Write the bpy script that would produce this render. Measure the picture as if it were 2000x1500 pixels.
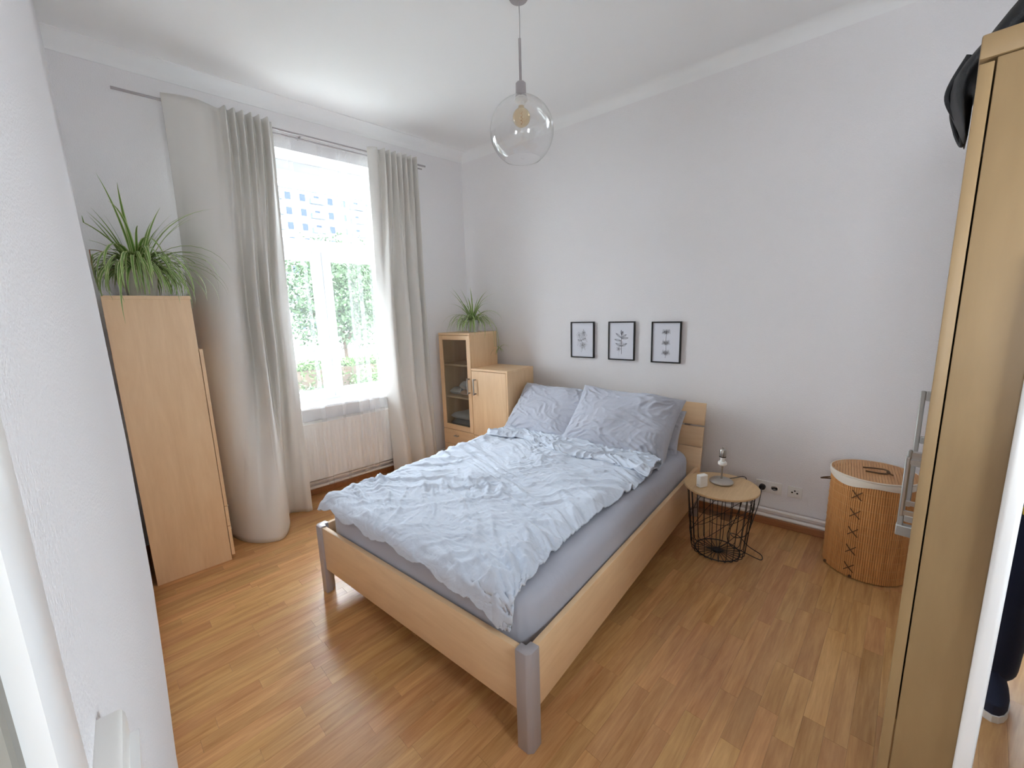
import bpy, bmesh, math, random
import numpy as np
from mathutils import Vector, Matrix

for o in list(bpy.data.objects):
    bpy.data.objects.remove(o, do_unlink=True)
SC = bpy.context.scene
COL = SC.collection
PI = math.pi
def lin(c):
    return tuple(((v/255)/12.92 if v/255 <= 0.04045 else ((v/255+0.055)/1.055)**2.4) for v in c) + (1.0,)

# ------------------------------------------------------------------ camera
CX, CY, CZ, YAW, PITCH, ROLL, FPX = 3.2179, -3.2357, 1.5414, .6830, .1714, -.0314, 799.0
cd = bpy.data.cameras.new('camera'); cam = bpy.data.objects.new('camera', cd); COL.objects.link(cam)
cd.sensor_width = 36.0; cd.lens = 36.0*FPX/2000.0; cd.clip_start = 0.01; cd.clip_end = 300
fw = Vector((-math.sin(YAW)*math.cos(PITCH), math.cos(YAW)*math.cos(PITCH), -math.sin(PITCH)))
rt = Vector((math.cos(YAW), math.sin(YAW), 0)); up = rt.cross(fw)
rt2 = rt*math.cos(ROLL)+up*math.sin(ROLL); up2 = -rt*math.sin(ROLL)+up*math.cos(ROLL)
M = Matrix.Identity(4)
for i in range(3):
    M[i][0], M[i][1], M[i][2], M[i][3] = rt2[i], up2[i], -fw[i], (CX, CY, CZ)[i]
cam.matrix_world = M
SC.camera = cam

# ------------------------------------------------------------------ world, light, exposure
world = bpy.data.worlds.new('sky'); SC.world = world; world.use_nodes = True
wn = world.node_tree.nodes; wl = world.node_tree.links
bg = wn['Background']
bg.inputs[0].default_value = (0.87, 0.94, 1.0, 1); bg.inputs[1].default_value = 9.5
SC.view_settings.view_transform = 'Standard'; SC.view_settings.look = 'None'
SC.view_settings.gamma = 1.0; SC.view_settings.use_curve_mapping = False
SC.view_settings.exposure = 1.71
SC.cycles.max_bounces = 14; SC.cycles.diffuse_bounces = 8; SC.cycles.transparent_max_bounces = 24
SC.cycles.glossy_bounces = 5; SC.cycles.transmission_bounces = 8
SC.cycles.sample_clamp_indirect = 6.0
SC.cycles.caustics_reflective = False; SC.cycles.caustics_refractive = False

# window-wall frame: u runs along the window wall from the corner, n points into the room
TH = -0.1329
UX, UY = -.1325, -.99118
NX, NY = .99118, -.1325
def WP(u, n, z=0.0):
    return (UX*u+NX*n, UY*u+NY*n, z)

# light portal in the window opening (guides sky sampling only)
pl = bpy.data.lights.new('window_portal', 'AREA'); pl.shape = 'RECTANGLE'; pl.size = 1.25; pl.size_y = 2.1
pl.cycles.is_portal = True
po = bpy.data.objects.new('window_portal', pl); COL.objects.link(po)
po.location = WP(1.42, -.42, 1.76); po.rotation_euler = (PI/2, 0, TH - PI/2)   # faces into the room

pl2 = bpy.data.lights.new('hall_fill_portal', 'AREA'); pl2.shape = 'RECTANGLE'; pl2.size = .75; pl2.size_y = .85
pl2.cycles.is_portal = True
po2 = bpy.data.objects.new('hall_fill_portal', pl2); COL.objects.link(po2)
po2.location = WP(4.62, 3.85, 1.7); po2.rotation_euler = (PI/2, 0, TH)   # opening added in the hall wall for fill light, faces the room

pl3 = bpy.data.lights.new('side_fill_portal', 'AREA'); pl3.shape = 'RECTANGLE'; pl3.size = .52; pl3.size_y = .75
pl3.cycles.is_portal = True
po3 = bpy.data.objects.new('side_fill_portal', pl3); COL.objects.link(po3)
po3.location = WP(2.06, 4.52, 1.625); po3.rotation_euler = (PI/2, 0, TH + PI/2)   # small window added in the right wall for side fill, out of frame

# ------------------------------------------------------------------ helpers
random.seed(7); rng = np.random.default_rng(7)
class MB:
    def __init__(s): s.v = []; s.f = []; s.m = []; s.uv = None
    def add(s, vs, fs, mi=0):
        b = len(s.v); s.v += [tuple(map(float, p)) for p in vs]
        for f in fs: s.f.append(tuple(b+i for i in f)); s.m.append(mi)
        return s
    def box(s, x0, x1, y0, y1, z0, z1, mi=0, bev=0.0, seg=2):
        if bev <= 0:
            return s.add([(x0,y0,z0),(x1,y0,z0),(x1,y1,z0),(x0,y1,z0),(x0,y0,z1),(x1,y0,z1),(x1,y1,z1),(x0,y1,z1)],
                [(3,2,1,0),(4,5,6,7),(0,1,5,4),(1,2,6,5),(2,3,7,6),(3,0,4,7)], mi)
        bm = bmesh.new(); bmesh.ops.create_cube(bm, size=1)
        for v in bm.verts: v.co = ((x0+x1)/2+v.co.x*(x1-x0), (y0+y1)/2+v.co.y*(y1-y0), (z0+z1)/2+v.co.z*(z1-z0))
        bmesh.ops.bevel(bm, geom=bm.edges[:], offset=bev, segments=seg, profile=.5, affect='EDGES')
        return s.bm(bm, mi)
    def bm(s, bm, mi=0):
        bm.verts.ensure_lookup_table(); bm.verts.index_update()
        s.add([v.co[:] for v in bm.verts], [[v.index for v in f.verts] for f in bm.faces], mi); bm.free(); return s
    def tube(s, pts, r, seg=10, mi=0, closed=False, cap=True):
        P = [Vector(p) for p in pts]; n = len(P); R = r if isinstance(r, (list, tuple)) else [r]*n
        ring = []; prev = None
        for i in range(n):
            if closed: t = P[(i+1) % n]-P[i-1]
            else: t = P[min(i+1, n-1)]-P[max(i-1, 0)]
            t = t.normalized() if t.length > 1e-9 else Vector((0, 0, 1))
            if prev is None:
                a = Vector((0, 0, 1)) if abs(t.z) < .9 else Vector((1, 0, 0)); x = t.cross(a).normalized()
            else:
                x = prev - t*prev.dot(t); x = x.normalized() if x.length > 1e-6 else t.orthogonal().normalized()
            prev = x; y = t.cross(x)
            ring.append([P[i]+(x*math.cos(2*PI*k/seg)+y*math.sin(2*PI*k/seg))*R[i] for k in range(seg)])
        vs = [p for rr in ring for p in rr]; fs = []
        for i in range(n if closed else n-1):
            j = (i+1) % n
            for k in range(seg): fs.append((i*seg+k, i*seg+(k+1) % seg, j*seg+(k+1) % seg, j*seg+k))
        if cap and not closed:
            fs.append(tuple(range(seg))[::-1]); fs.append(tuple((n-1)*seg+k for k in range(seg)))
        return s.add(vs, fs, mi)
    def lathe(s, prof, seg=32, c=(0, 0, 0), mi=0, a0=0, sx=1, sy=1, closed=False):
        vs = []; fs = []; n = len(prof)
        for r, z in prof:
            for k in range(seg):
                a = a0+2*PI*k/seg; vs.append((c[0]+sx*r*math.cos(a), c[1]+sy*r*math.sin(a), c[2]+z))
        for i in range(n if closed else n-1):
            j = (i+1) % n
            for k in range(seg): fs.append((i*seg+k, i*seg+(k+1) % seg, j*seg+(k+1) % seg, j*seg+k))
        return s.add(vs, fs, mi)
    def grid(s, P, mi=0):   # P array (a,b,3)
        a, b = P.shape[:2]; fs = []
        for i in range(a-1):
            for j in range(b-1): fs.append((i*b+j, i*b+j+1, (i+1)*b+j+1, (i+1)*b+j))
        return s.add(P.reshape(-1, 3), fs, mi)
    def prism(s, poly, axis, a, b, mi=0):   # poly in the two other axes
        n = len(poly); vs = []
        for t in (a, b):
            for p in poly:
                q = list(p); q.insert(axis, t); vs.append(tuple(q))
        fs = [tuple(range(n))[::-1], tuple(range(n, 2*n))]+[(i, (i+1) % n, n+(i+1) % n, n+i) for i in range(n)]
        return s.add(vs, fs, mi)
    def mesh(s, name, mat, smooth=False):
        me = bpy.data.meshes.new(name); me.from_pydata(s.v, [], s.f)
        for m in (mat if isinstance(mat, (list, tuple)) else [mat]): me.materials.append(m)
        me.polygons.foreach_set('material_index', s.m)
        bm = bmesh.new(); bm.from_mesh(me); bmesh.ops.recalc_face_normals(bm, faces=bm.faces[:])
        if smooth is not False:
            ang = .7 if smooth is True else smooth
            for f in bm.faces: f.smooth = True
            for e in bm.edges:
                if len(e.link_faces) == 2 and e.calc_face_angle(0) > ang: e.smooth = False
        bm.to_mesh(me); bm.free(); me.update(); return me
    def build(s, name, mat, parent=None, smooth=False, loc=None, rot=None):
        o = bpy.data.objects.new(name, s.mesh(name, mat, smooth)); COL.objects.link(o)
        if parent: o.parent = parent
        if loc is not None: o.location = loc
        if rot is not None: o.rotation_euler = rot
        return o
def tag(o, label, cat, group=None):
    o['label'] = label; o['category'] = cat
    if group: o['group'] = group
    return o
def thing(name, label, cat, loc=(0, 0, 0), rz=0.0, group=None):
    o = bpy.data.objects.new(name, None); COL.objects.link(o); o.empty_display_size = .1
    o.location = loc; o.rotation_euler = (0, 0, rz); return tag(o, label, cat, group)
def struct(o): o['kind'] = 'structure'; return o
def link_copy(src, parent, loc=None, rot=None):
    c = src.copy(); COL.objects.link(c); c.parent = parent
    if loc is not None: c.location = loc
    if rot is not None: c.rotation_euler = rot
    return c

# numpy gradient noise
_perm = rng.permutation(512); _g = rng.normal(size=(512, 2)); _g /= np.linalg.norm(_g, axis=1)[:, None]
def noise(x, y):
    xi = np.floor(x).astype(int); yi = np.floor(y).astype(int); xf = x-xi; yf = y-yi
    def g(ix, iy):
        h = _perm[(_perm[ix & 255]+iy) & 511]; return _g[h, 0]*(x-ix)+_g[h, 1]*(y-iy)
    sx = xf*xf*xf*(xf*(xf*6-15)+10); sy = yf*yf*yf*(yf*(yf*6-15)+10)
    a = g(xi, yi)*(1-sx)+g(xi+1, yi)*sx; b = g(xi, yi+1)*(1-sx)+g(xi+1, yi+1)*sx
    return (a*(1-sy)+b*sy)*1.5
def ridge(x, y): return (1-np.abs(noise(x, y))*2.2).clip(0, 1)**2.2
def sstep(x, a, b):
    t = np.clip((x-a)/(b-a), 0, 1); return t*t*(3-2*t)

# ------------------------------------------------------------------ materials
def mat_new(name):
    m = bpy.data.materials.new(name); m.use_nodes = True; nt = m.node_tree
    return m, nt, nt.nodes['Principled BSDF'], nt.nodes['Material Output']
def plain(name, rgb, rough=.5, metal=0.0, bump=0.0, bscale=200, coat=0, spec=None, var=0.0, vscale=4):
    m, nt, p, out = mat_new(name); c = lin(rgb)
    p.inputs['Base Color'].default_value = c; p.inputs['Roughness'].default_value = rough; p.inputs['Metallic'].default_value = metal
    if spec is not None: p.inputs['Specular IOR Level'].default_value = spec
    if coat: p.inputs['Coat Weight'].default_value = coat; p.inputs['Coat Roughness'].default_value = .1
    tc = nt.nodes.new('ShaderNodeTexCoord')
    if var:
        n = nt.nodes.new('ShaderNodeTexNoise'); n.inputs['Scale'].default_value = vscale; n.inputs['Detail'].default_value = 4
        mx = nt.nodes.new('ShaderNodeMix'); mx.data_type = 'RGBA'
        mx.inputs[6].default_value = tuple(v*(1-var) for v in c[:3])+(1,); mx.inputs[7].default_value = tuple(min(1, v*(1+var)) for v in c[:3])+(1,)
        nt.links.new(tc.outputs['Object'], n.inputs['Vector']); nt.links.new(n.outputs['Fac'], mx.inputs[0]); nt.links.new(mx.outputs[2], p.inputs['Base Color'])
    if bump:
        n = nt.nodes.new('ShaderNodeTexNoise'); n.inputs['Scale'].default_value = bscale; n.inputs['Detail'].default_value = 3
        b = nt.nodes.new('ShaderNodeBump'); b.inputs['Strength'].default_value = bump; b.inputs['Distance'].default_value = .01
        nt.links.new(tc.outputs['Object'], n.inputs['Vector']); nt.links.new(n.outputs['Fac'], b.inputs['Height']); nt.links.new(b.outputs['Normal'], p.inputs['Normal'])
    return m
def wood(name, dark, light, axis=2, scale=1.0, rough=.42, rnd=0.0, contrast=1.0, stretch=14, spec=.5, coat=0, attr=None, objrnd=True):
    """grain runs along axis"""
    m, nt, p, out = mat_new(name); L = nt.links.new; N = nt.nodes.new
    tc = N('ShaderNodeTexCoord'); mp = N('ShaderNodeMapping')
    sc = [stretch*scale]*3; sc[axis] = scale*1.0; mp.inputs['Scale'].default_value = sc
    L(tc.outputs['Object'], mp.inputs['Vector'])
    if attr: r = N('ShaderNodeAttribute'); r.attribute_name = attr; rs = r.outputs['Fac']
    else: r = N('ShaderNodeObjectInfo'); rs = r.outputs['Random']
    if objrnd:
        mul = N('ShaderNodeVectorMath'); mul.operation = 'SCALE'; mul.inputs[0].default_value = (37, 51, 23); L(rs, mul.inputs['Scale'])
        L(mul.outputs[0], mp.inputs['Location'])
    n = N('ShaderNodeTexNoise'); n.inputs['Scale'].default_value = 1.6; n.inputs['Detail'].default_value = 7; n.inputs['Roughness'].default_value = .62; n.inputs['Distortion'].default_value = .9
    L(mp.outputs[0], n.inputs['Vector'])
    n2 = N('ShaderNodeTexNoise'); n2.inputs['Scale'].default_value = 9; n2.inputs['Detail'].default_value = 3
    L(mp.outputs[0], n2.inputs['Vector'])
    ad = N('ShaderNodeMath'); ad.operation = 'MULTIPLY_ADD'; ad.inputs[1].default_value = .35; L(n2.outputs['Fac'], ad.inputs[0]); L(n.outputs['Fac'], ad.inputs[2])
    rp = N('ShaderNodeMapRange'); rp.inputs[1].default_value = .67-.22/contrast; rp.inputs[2].default_value = .67+.22/contrast; L(ad.outputs[0], rp.inputs[0])
    mx = N('ShaderNodeMix'); mx.data_type = 'RGBA'; mx.inputs[6].default_value = lin(dark); mx.inputs[7].default_value = lin(light)
    L(rp.outputs[0], mx.inputs[0]); col = mx.outputs[2]
    if rnd:
        hs = N('ShaderNodeHueSaturation'); mr = N('ShaderNodeMapRange'); mr.inputs[3].default_value = 1-rnd; mr.inputs[4].default_value = 1+rnd
        L(rs, mr.inputs[0]); L(mr.outputs[0], hs.inputs['Value']); L(col, hs.inputs['Color'])
        m2 = N('ShaderNodeMath'); m2.operation = 'MULTIPLY_ADD'; m2.inputs[1].default_value = 7.31; m2.inputs[2].default_value = .13; L(rs, m2.inputs[0])
        fr = N('ShaderNodeMath'); fr.operation = 'FRACT'; L(m2.outputs[0], fr.inputs[0])
        mr2 = N('ShaderNodeMapRange'); mr2.inputs[3].default_value = .493; mr2.inputs[4].default_value = .505; L(fr.outputs[0], mr2.inputs[0]); L(mr2.outputs[0], hs.inputs['Hue'])
        col = hs.outputs['Color']
    L(col, p.inputs['Base Color']); p.inputs['Roughness'].default_value = rough; p.inputs['Specular IOR Level'].default_value = spec
    if coat: p.inputs['Coat Weight'].default_value = coat; p.inputs['Coat Roughness'].default_value = .18
    b = N('ShaderNodeBump'); b.inputs['Strength'].default_value = .06; b.inputs['Distance'].default_value = .004; L(n2.outputs['Fac'], b.inputs['Height']); L(b.outputs['Normal'], p.inputs['Normal'])
    return m
def thin_glass(name, tint=(1, 1, 1), refl=1.0, ior=1.45, rough=.0):
    m, nt, p, out = mat_new(name); N = nt.nodes.new; L = nt.links.new
    t = N('ShaderNodeBsdfTransparent'); t.inputs[0].default_value = tuple(tint)+(1,)
    g = N('ShaderNodeBsdfGlossy'); g.inputs['Roughness'].default_value = rough
    lw = N('ShaderNodeLayerWeight'); lw.inputs['Blend'].default_value = .5
    pw = N('ShaderNodeMath'); pw.operation = 'POWER'; pw.inputs[1].default_value = 4.0; L(lw.outputs['Facing'], pw.inputs[0])
    mm = N('ShaderNodeMath'); mm.operation = 'MULTIPLY_ADD'; mm.inputs[1].default_value = .75*refl; mm.inputs[2].default_value = .045*refl; mm.use_clamp = True; L(pw.outputs[0], mm.inputs[0])
    mx = N('ShaderNodeMixShader'); L(mm.outputs[0], mx.inputs[0]); L(t.outputs[0], mx.inputs[1]); L(g.outputs[0], mx.inputs[2]); L(mx.outputs[0], out.inputs[0])
    return m
def fabric(name, rgb, rough=.9, bump=.25, bscale=900, transl=0.0, trans_col=None, wr=0.0, wscale=14, transp=0.0, sheen=.2):
    m, nt, p, out = mat_new(name); N = nt.nodes.new; L = nt.links.new; c = lin(rgb)
    p.inputs['Base Color'].default_value = c; p.inputs['Roughness'].default_value = rough; p.inputs['Specular IOR Level'].default_value = .15
    p.inputs['Sheen Weight'].default_value = sheen
    tc = N('ShaderNodeTexCoord')
    n = N('ShaderNodeTexNoise'); n.inputs['Scale'].default_value = bscale; L(tc.outputs['Object'], n.inputs['Vector'])
    b = N('ShaderNodeBump'); b.inputs['Strength'].default_value = bump; b.inputs['Distance'].default_value = .002; L(n.outputs['Fac'], b.inputs['Height'])
    if wr:
        mp = N('ShaderNodeMapping'); mp.inputs['Scale'].default_value = (wscale*.55, wscale*1.2, wscale); L(tc.outputs['Object'], mp.inputs['Vector'])
        w = N('ShaderNodeTexNoise'); w.inputs['Scale'].default_value = 1; w.inputs['Detail'].default_value = 5; w.inputs['Distortion'].default_value = 1.6; L(mp.outputs[0], w.inputs['Vector'])
        b2 = N('ShaderNodeBump'); b2.inputs['Strength'].default_value = wr; b2.inputs['Distance'].default_value = .02
        L(w.outputs['Fac'], b2.inputs['Height']); L(b.outputs['Normal'], b2.inputs['Normal']); L(b2.outputs['Normal'], p.inputs['Normal'])
    else: L(b.outputs['Normal'], p.inputs['Normal'])
    last = p.outputs[0]
    if transl:
        t = N('ShaderNodeBsdfTranslucent'); t.inputs[0].default_value = lin(trans_col or rgb); mx = N('ShaderNodeMixShader'); mx.inputs[0].default_value = transl
        L(last, mx.inputs[1]); L(t.outputs[0], mx.inputs[2]); last = mx.outputs[0]
    if transp:
        t = N('ShaderNodeBsdfTransparent'); mx = N('ShaderNodeMixShader'); mx.inputs[0].default_value = transp
        L(last, mx.inputs[1]); L(t.outputs[0], mx.inputs[2]); last = mx.outputs[0]
    L(last, out.inputs[0]); return m

MT = {}
MT['wall'] = plain('wall_paint', (240, 238, 239), .9, bump=.35, bscale=160, spec=.2)
MT['wallrough'] = plain('wall_paint_rough', (240, 238, 240), .9, bump=.35, bscale=420, spec=.2)
MT['ceil'] = plain('ceiling_paint', (244, 244, 244), .9, spec=.2)
MT['white'] = plain('white_lacquer', (238, 238, 238), .3)
MT['whitem'] = plain('white_enamel', (236, 233, 230), .35)
MT['pvc'] = plain('white_pvc', (240, 243, 246), .3)
MT['plastic'] = plain('white_plastic', (236, 234, 230), .35)
MT['maple_z'] = wood('maple_upright', (221, 183, 141), (237, 204, 163), 2, .9, contrast=.75, stretch=7, rough=.4)
MT['maple_x'] = wood('maple_across', (221, 184, 142), (238, 206, 165), 0, .9, contrast=.75, stretch=7, rough=.4)
MT['maple_y'] = wood('maple_along', (221, 184, 142), (238, 206, 165), 1, .9, contrast=.75, stretch=7, rough=.4)
MT['ward_shaded'] = wood('wardrobe_maple_shaded', (132, 107, 74), (150, 124, 88), 2, .9, contrast=.75, stretch=6, rough=.45)  # maple darkened so its colour carries the shade on the wardrobe side
MT['oak_top'] = wood('oak_top', (196, 160, 116), (218, 184, 140), 1, 1.6, contrast=.9, stretch=10, rough=.4)
MT['floor'] = wood('oak_parquet', (180, 129, 76), (218, 171, 115), 1, 1.2, rough=.3, rnd=.10, contrast=.95, stretch=13, spec=.5)
MT['floor_far'] = wood('oak_parquet_far', (180, 129, 76), (218, 171, 115), 1, 1.2, rough=.3, rnd=.10, contrast=.95, stretch=13, spec=.5, attr='shade')
MT['joint'] = plain('floor_joint', (136, 94, 56), .7)
MT['skirt'] = wood('oak_skirting', (150, 96, 60), (186, 130, 86), 0, 1.0, rough=.4)
MT['grey'] = plain('grey_metallic_paint', (174, 168, 170), .35, metal=.12)
MT['steel'] = plain('brushed_steel', (176, 172, 168), .3, metal=1.0)
MT['dsteel'] = plain('nickel', (188, 183, 177), .36, metal=1.0)
MT['blackm'] = plain('black_wire', (28, 24, 24), .45)
MT['black'] = plain('black_plastic', (18, 17, 17), .4)
MT['dark'] = plain('dark_gap', (40, 32, 28), .9)
MT['paper'] = plain('paper', (226, 228, 236), .8)
MT['ink'] = plain('grey_ink', (128, 128, 136), .9)
MT['inkl'] = plain('light_ink', (176, 177, 184), .9)
MT['curtain'] = fabric('curtain_cloth', (228, 225, 220), bump=.2, transl=.08, trans_col=(224, 221, 215))
MT['sheer'] = fabric('sheer_voile', (252, 253, 255), bump=.0, transl=.22, trans_col=(248, 251, 255), transp=.905, sheen=0)
MT['sheet'] = fabric('fitted_sheet', (182, 185, 197), bump=.15, wr=.12, wscale=9)
MT['duvet'] = fabric('duvet_cotton', (206, 214, 227), bump=.15, wr=.24, wscale=18)
MT['pillow'] = fabric('pillow_cotton', (190, 193, 204), bump=.15, wr=.16, wscale=14)
MT['glass'] = thin_glass('pane_glass', (.97, .985, .99), 1.0)
MT['globe'] = thin_glass('globe_glass', (.985, .985, .985), 1.6, 1.42)
MT['amber'] = thin_glass('amber_glass', (.95, .85, .68), 1.2, 1.45)
MT['cabglass'] = thin_glass('cabinet_glass', (.84, .87, .87), 1.5, 1.5)
MT['leaf'] = plain('leaf_green', (108, 146, 66), .45, var=.25, vscale=9)
MT['leafe'] = plain('leaf_margin', (196, 206, 150), .5, var=.12)
MT['leafd'] = plain('dry_leaf', (166, 110, 80), .7)
MT['pot'] = plain('cream_pot', (214, 210, 200), .5)
MT['potg'] = plain('grey_pot', (196, 198, 198), .5, var=.2, vscale=60)
MT['soil'] = plain('soil', (62, 48, 38), .95, bump=.6, bscale=90)
MT['mirror'] = plain('mirror_glass', (235, 238, 238), .01, metal=1.0)
MT['bag'] = plain('black_nylon', (16, 17, 21), .55, bump=.2, bscale=400)

# ------------------------------------------------------------------ room shell
ZC = 3.145
def wbox(mb, u0, u1, n0, n1, z0, z1, mi=0, bev=0):     # box given in the window-wall frame (local x=n, y=-u)
    return mb.box(n0, n1, -u1, -u0, z0, z1, mi, bev)
def wbuild(mb, name, mat, smooth=False, parent=None):
    return mb.build(name, mat, parent, smooth, rot=None if parent else (0, 0, TH))
FA = -0.095   # parquet direction
# floor: sub-floor with recessed joints and single oak strips
fl = MB(); fl.box(-1.2, 5.2, -5.2, .35, -.06, -.0065); floor = struct(fl.build('floor', MT['joint']))
SW = .067
def in_room(x, y):
    u = x*UX+y*UY; n = x*NX+y*NY
    return -.02 < y+.0 + 0 or True if False else (y < .03 and -.16 < n < 4.3 and u < 4.45)
strips = []
ca, sa = math.cos(FA), math.sin(FA)
rr = random.Random(3)
i0, i1 = -30, 90
for i in range(i0, i1):
    t = -6.0+rr.random()*.6
    while t < 1.2:
        L = rr.choice([.28, .36, .44, .52, .60])
        cxl, cyl = (i+.5)*SW, t+L/2
        x = ca*cxl-sa*cyl; y = sa*cxl+ca*cyl
        ends = [(ca*cxl-sa*(t+e*L), sa*cxl+ca*(t+e*L)) for e in (0, .5, 1)]
        if all(in_room(*p) for p in ends) or (in_room(x, y)):
            strips.append((x, y, L))
        t += L
def strip_vis(x, y):
    d = Vector((x, y, 0))-Vector((CX, CY, CZ)); z = d.dot(fw)
    if z < .2: return None
    a = 1000+FPX*d.dot(rt2)/z; b = 750-FPX*d.dot(up2)/z
    if not (240 < a < 1800 and b < 1600): return None
    if x < 0.02 and y < -2.3: return None
    if .95 < x < 2.3 and -1.9 < y < 0: return None
    if .0 < x < .95 and -.55 < y: return None
    return z
vis = []; rest = []
for s_ in strips:
    z = strip_vis(s_[0], s_[1]); (vis if z is not None else rest).append((z, s_))
vis.sort(key=lambda q: q[0]); rest += vis[300:]; vis = vis[:300]
smesh = {}
for L in (.28, .36, .44, .52, .60):
    m_ = MB(); a, b, h, c = SW/2-.00015, L/2-.0002, .0065, .0003
    m_.add([(-a, -b, -h), (a, -b, -h), (a, b, -h), (-a, b, -h), (-a, -b, -c), (a, -b, -c), (a, b, -c), (-a, b, -c), (-a+c, -b+c, 0), (a-c, -b+c, 0), (a-c, b-c, 0), (-a+c, b-c, 0)],
        [(0, 1, 5, 4), (1, 2, 6, 5), (2, 3, 7, 6), (3, 0, 4, 7), (4, 5, 9, 8), (5, 6, 10, 9), (6, 7, 11, 10), (7, 4, 8, 11), (8, 9, 10, 11)])
    smesh[L] = (m_.mesh('plank', MT['floor']), m_)
for z, (x, y, L) in vis:
    o = bpy.data.objects.new('plank', smesh[L][0]); COL.objects.link(o); o.parent = floor
    o.location = (x, y, 0); o.rotation_euler = (0, 0, FA)
m_ = MB(); shade = []
for z, (x, y, L) in rest:
    src = smesh[L][1]
    m_.add([(x+ca*p[0]-sa*p[1], y+sa*p[0]+ca*p[1], p[2]) for p in src.v], src.f); shade += [rr.random()]*len(src.v)
o = m_.build('plank_field', MT['floor_far'], floor); o['kind'] = 'stuff'
at_ = o.data.attributes.new('shade', 'FLOAT', 'POINT'); at_.data.foreach_set('value', shade)

mb = MB(); mb.box(-1.2, 5.2, -5.2, .35, ZC, ZC+.1); struct(mb.build('ceiling', MT['ceil']))
# window wall: piers, lintel and parapet of the niche
NU0, NU1 = .80, 2.04
mb = MB()
wbox(mb, -.3, NU0, -.42, 0, 0, ZC); wbox(mb, NU1, 2.92, -.42, 0, 0, ZC); wbox(mb, NU0, NU1, -.42, 0, 2.83, ZC); wbox(mb, NU0, NU1, -.42, -.125, 0, .79)
struct(wbuild(mb, 'wall_window', MT['wall']))
mb = MB(); mb.box(-.6, 5.0, 0, .16, 0, ZC); struct(mb.build('wall_head', MT['wall']))
mb = MB(); wbox(mb, -1.2, 1.85, 4.36, 4.5, 0, ZC); wbox(mb, 2.27, 4.6, 4.36, 4.5, 0, ZC); wbox(mb, 1.85, 2.27, 4.36, 4.5, 0, 1.3); wbox(mb, 1.85, 2.27, 4.36, 4.5, 1.95, ZC); struct(wbuild(mb, 'wall_right', MT['wall']))  # opening left for the added fill window
# back wall: recessed part behind the cabinet and the slightly bellied part towards the door
mb = MB(); wbox(mb, 2.868, 3.02, -.5, 1.99, 0, ZC)
zs = np.linspace(0, ZC, 40)
ue = np.interp(zs, [0, .2, .45, .75, 1.2, 1.63, 1.95, 2.31, 2.8, 3.2], [2.846, 2.842, 2.829, 2.818, 2.8130, 2.8165, 2.823, 2.830, 2.84, 2.85])
prof = [(0, .06), (.0005, .02), (.004, .008), (.010, .002), (.02, 0)]     # rounded vertical corner
G = []
for z, u in zip(zs, ue):
    row = [(1.99+.0, -3.0, z)]
    row += [(1.985, -(u+.05), z), (1.985, -(u+.02), z), (1.987, -(u+.008), z), (1.993, -(u+.002), z), (2.003, -u, z)]
    row += [(n, -u, z) for n in np.linspace(2.05, 3.449, 14)]
    row += [(3.449, -3.02, z)]
    G.append(row)
mb.grid(np.array(G)); wbox(mb, 2.9, 3.02, 3.45, 4.36, 2.42, ZC)
wbox(mb, 2.87, 3.02, 4.32, 4.36, 0, 2.42)
struct(wbuild(mb, 'wall_back', MT['wallrough'], smooth=True))
# hall behind the doorway, its window opening added unseen to let in fill light
mb = MB(); wbox(mb, 4.45, 4.6, 1.8, 3.53, 0, ZC); wbox(mb, 4.45, 4.6, 4.17, 4.5, 0, ZC); wbox(mb, 4.45, 4.6, 3.53, 4.17, 0, 1.33); wbox(mb, 4.45, 4.6, 3.53, 4.17, 2.07, ZC); wbox(mb, 3.02, 4.6, 1.7, 1.8, 0, ZC); struct(wbuild(mb, 'wall_hall', MT['wall']))
# door casing beside the switch
mb = MB(); wbox(mb, 2.806, 2.845, 3.450, 3.478, 0, 2.42, bev=.004); wbox(mb, 2.83, 2.9, 3.45, 4.32, 2.40, 2.46)
struct(wbuild(mb, 'trim_1', MT['white'], smooth=True))
mb = MB(); wbox(mb, 2.811, 3.02, 3.4785, 3.4865, 0, 2.42, bev=.002); struct(wbuild(mb, 'trim_4', plain('grey_door_lining', (150, 148, 140), .6)))
# plaster coves where walls meet the ceiling
def cove(name, p0, p1, nrm, r=.105, step=True):
    mb = MB(); p0 = Vector(p0); p1 = Vector(p1); nrm = Vector(nrm)
    hgt, dep = (.062, .115) if step else (.078, .07)
    sec = [(0, ZC-hgt-.010), (.007, ZC-hgt-.010), (.009, ZC-hgt)] if step else [(0, ZC-hgt)]
    for k in range(1 if not step else 0, 11):
        a = PI/2*k/10; sec.append((.009*step+(dep-.009*step)*(1-math.cos(a)), ZC-hgt+(hgt-(.005 if step else 0))*math.sin(a)))
    sec += [(dep+.010, ZC-.004), (dep+.010, ZC), (0, ZC)] if step else [(0, ZC)]
    vs = []
    for p in (p0, p1):
        for d, z in sec: q = p+nrm*d; vs.append((q.x, q.y, z))
    n = len(sec); mb.add(vs, [(i, (i+1) % n, n+(i+1) % n, n+i) for i in range(n)]+[tuple(range(n)), tuple(range(n, 2*n))])
    return struct(mb.build(name, MT['ceil'], smooth=.5))
cove('trim_2', WP(0, 0), WP(2.87, 0), (NX, NY, 0))
cove('trim_3', (0, 0, 0), (4.4, 0, 0), (0, -1, 0), .11, False)
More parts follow.
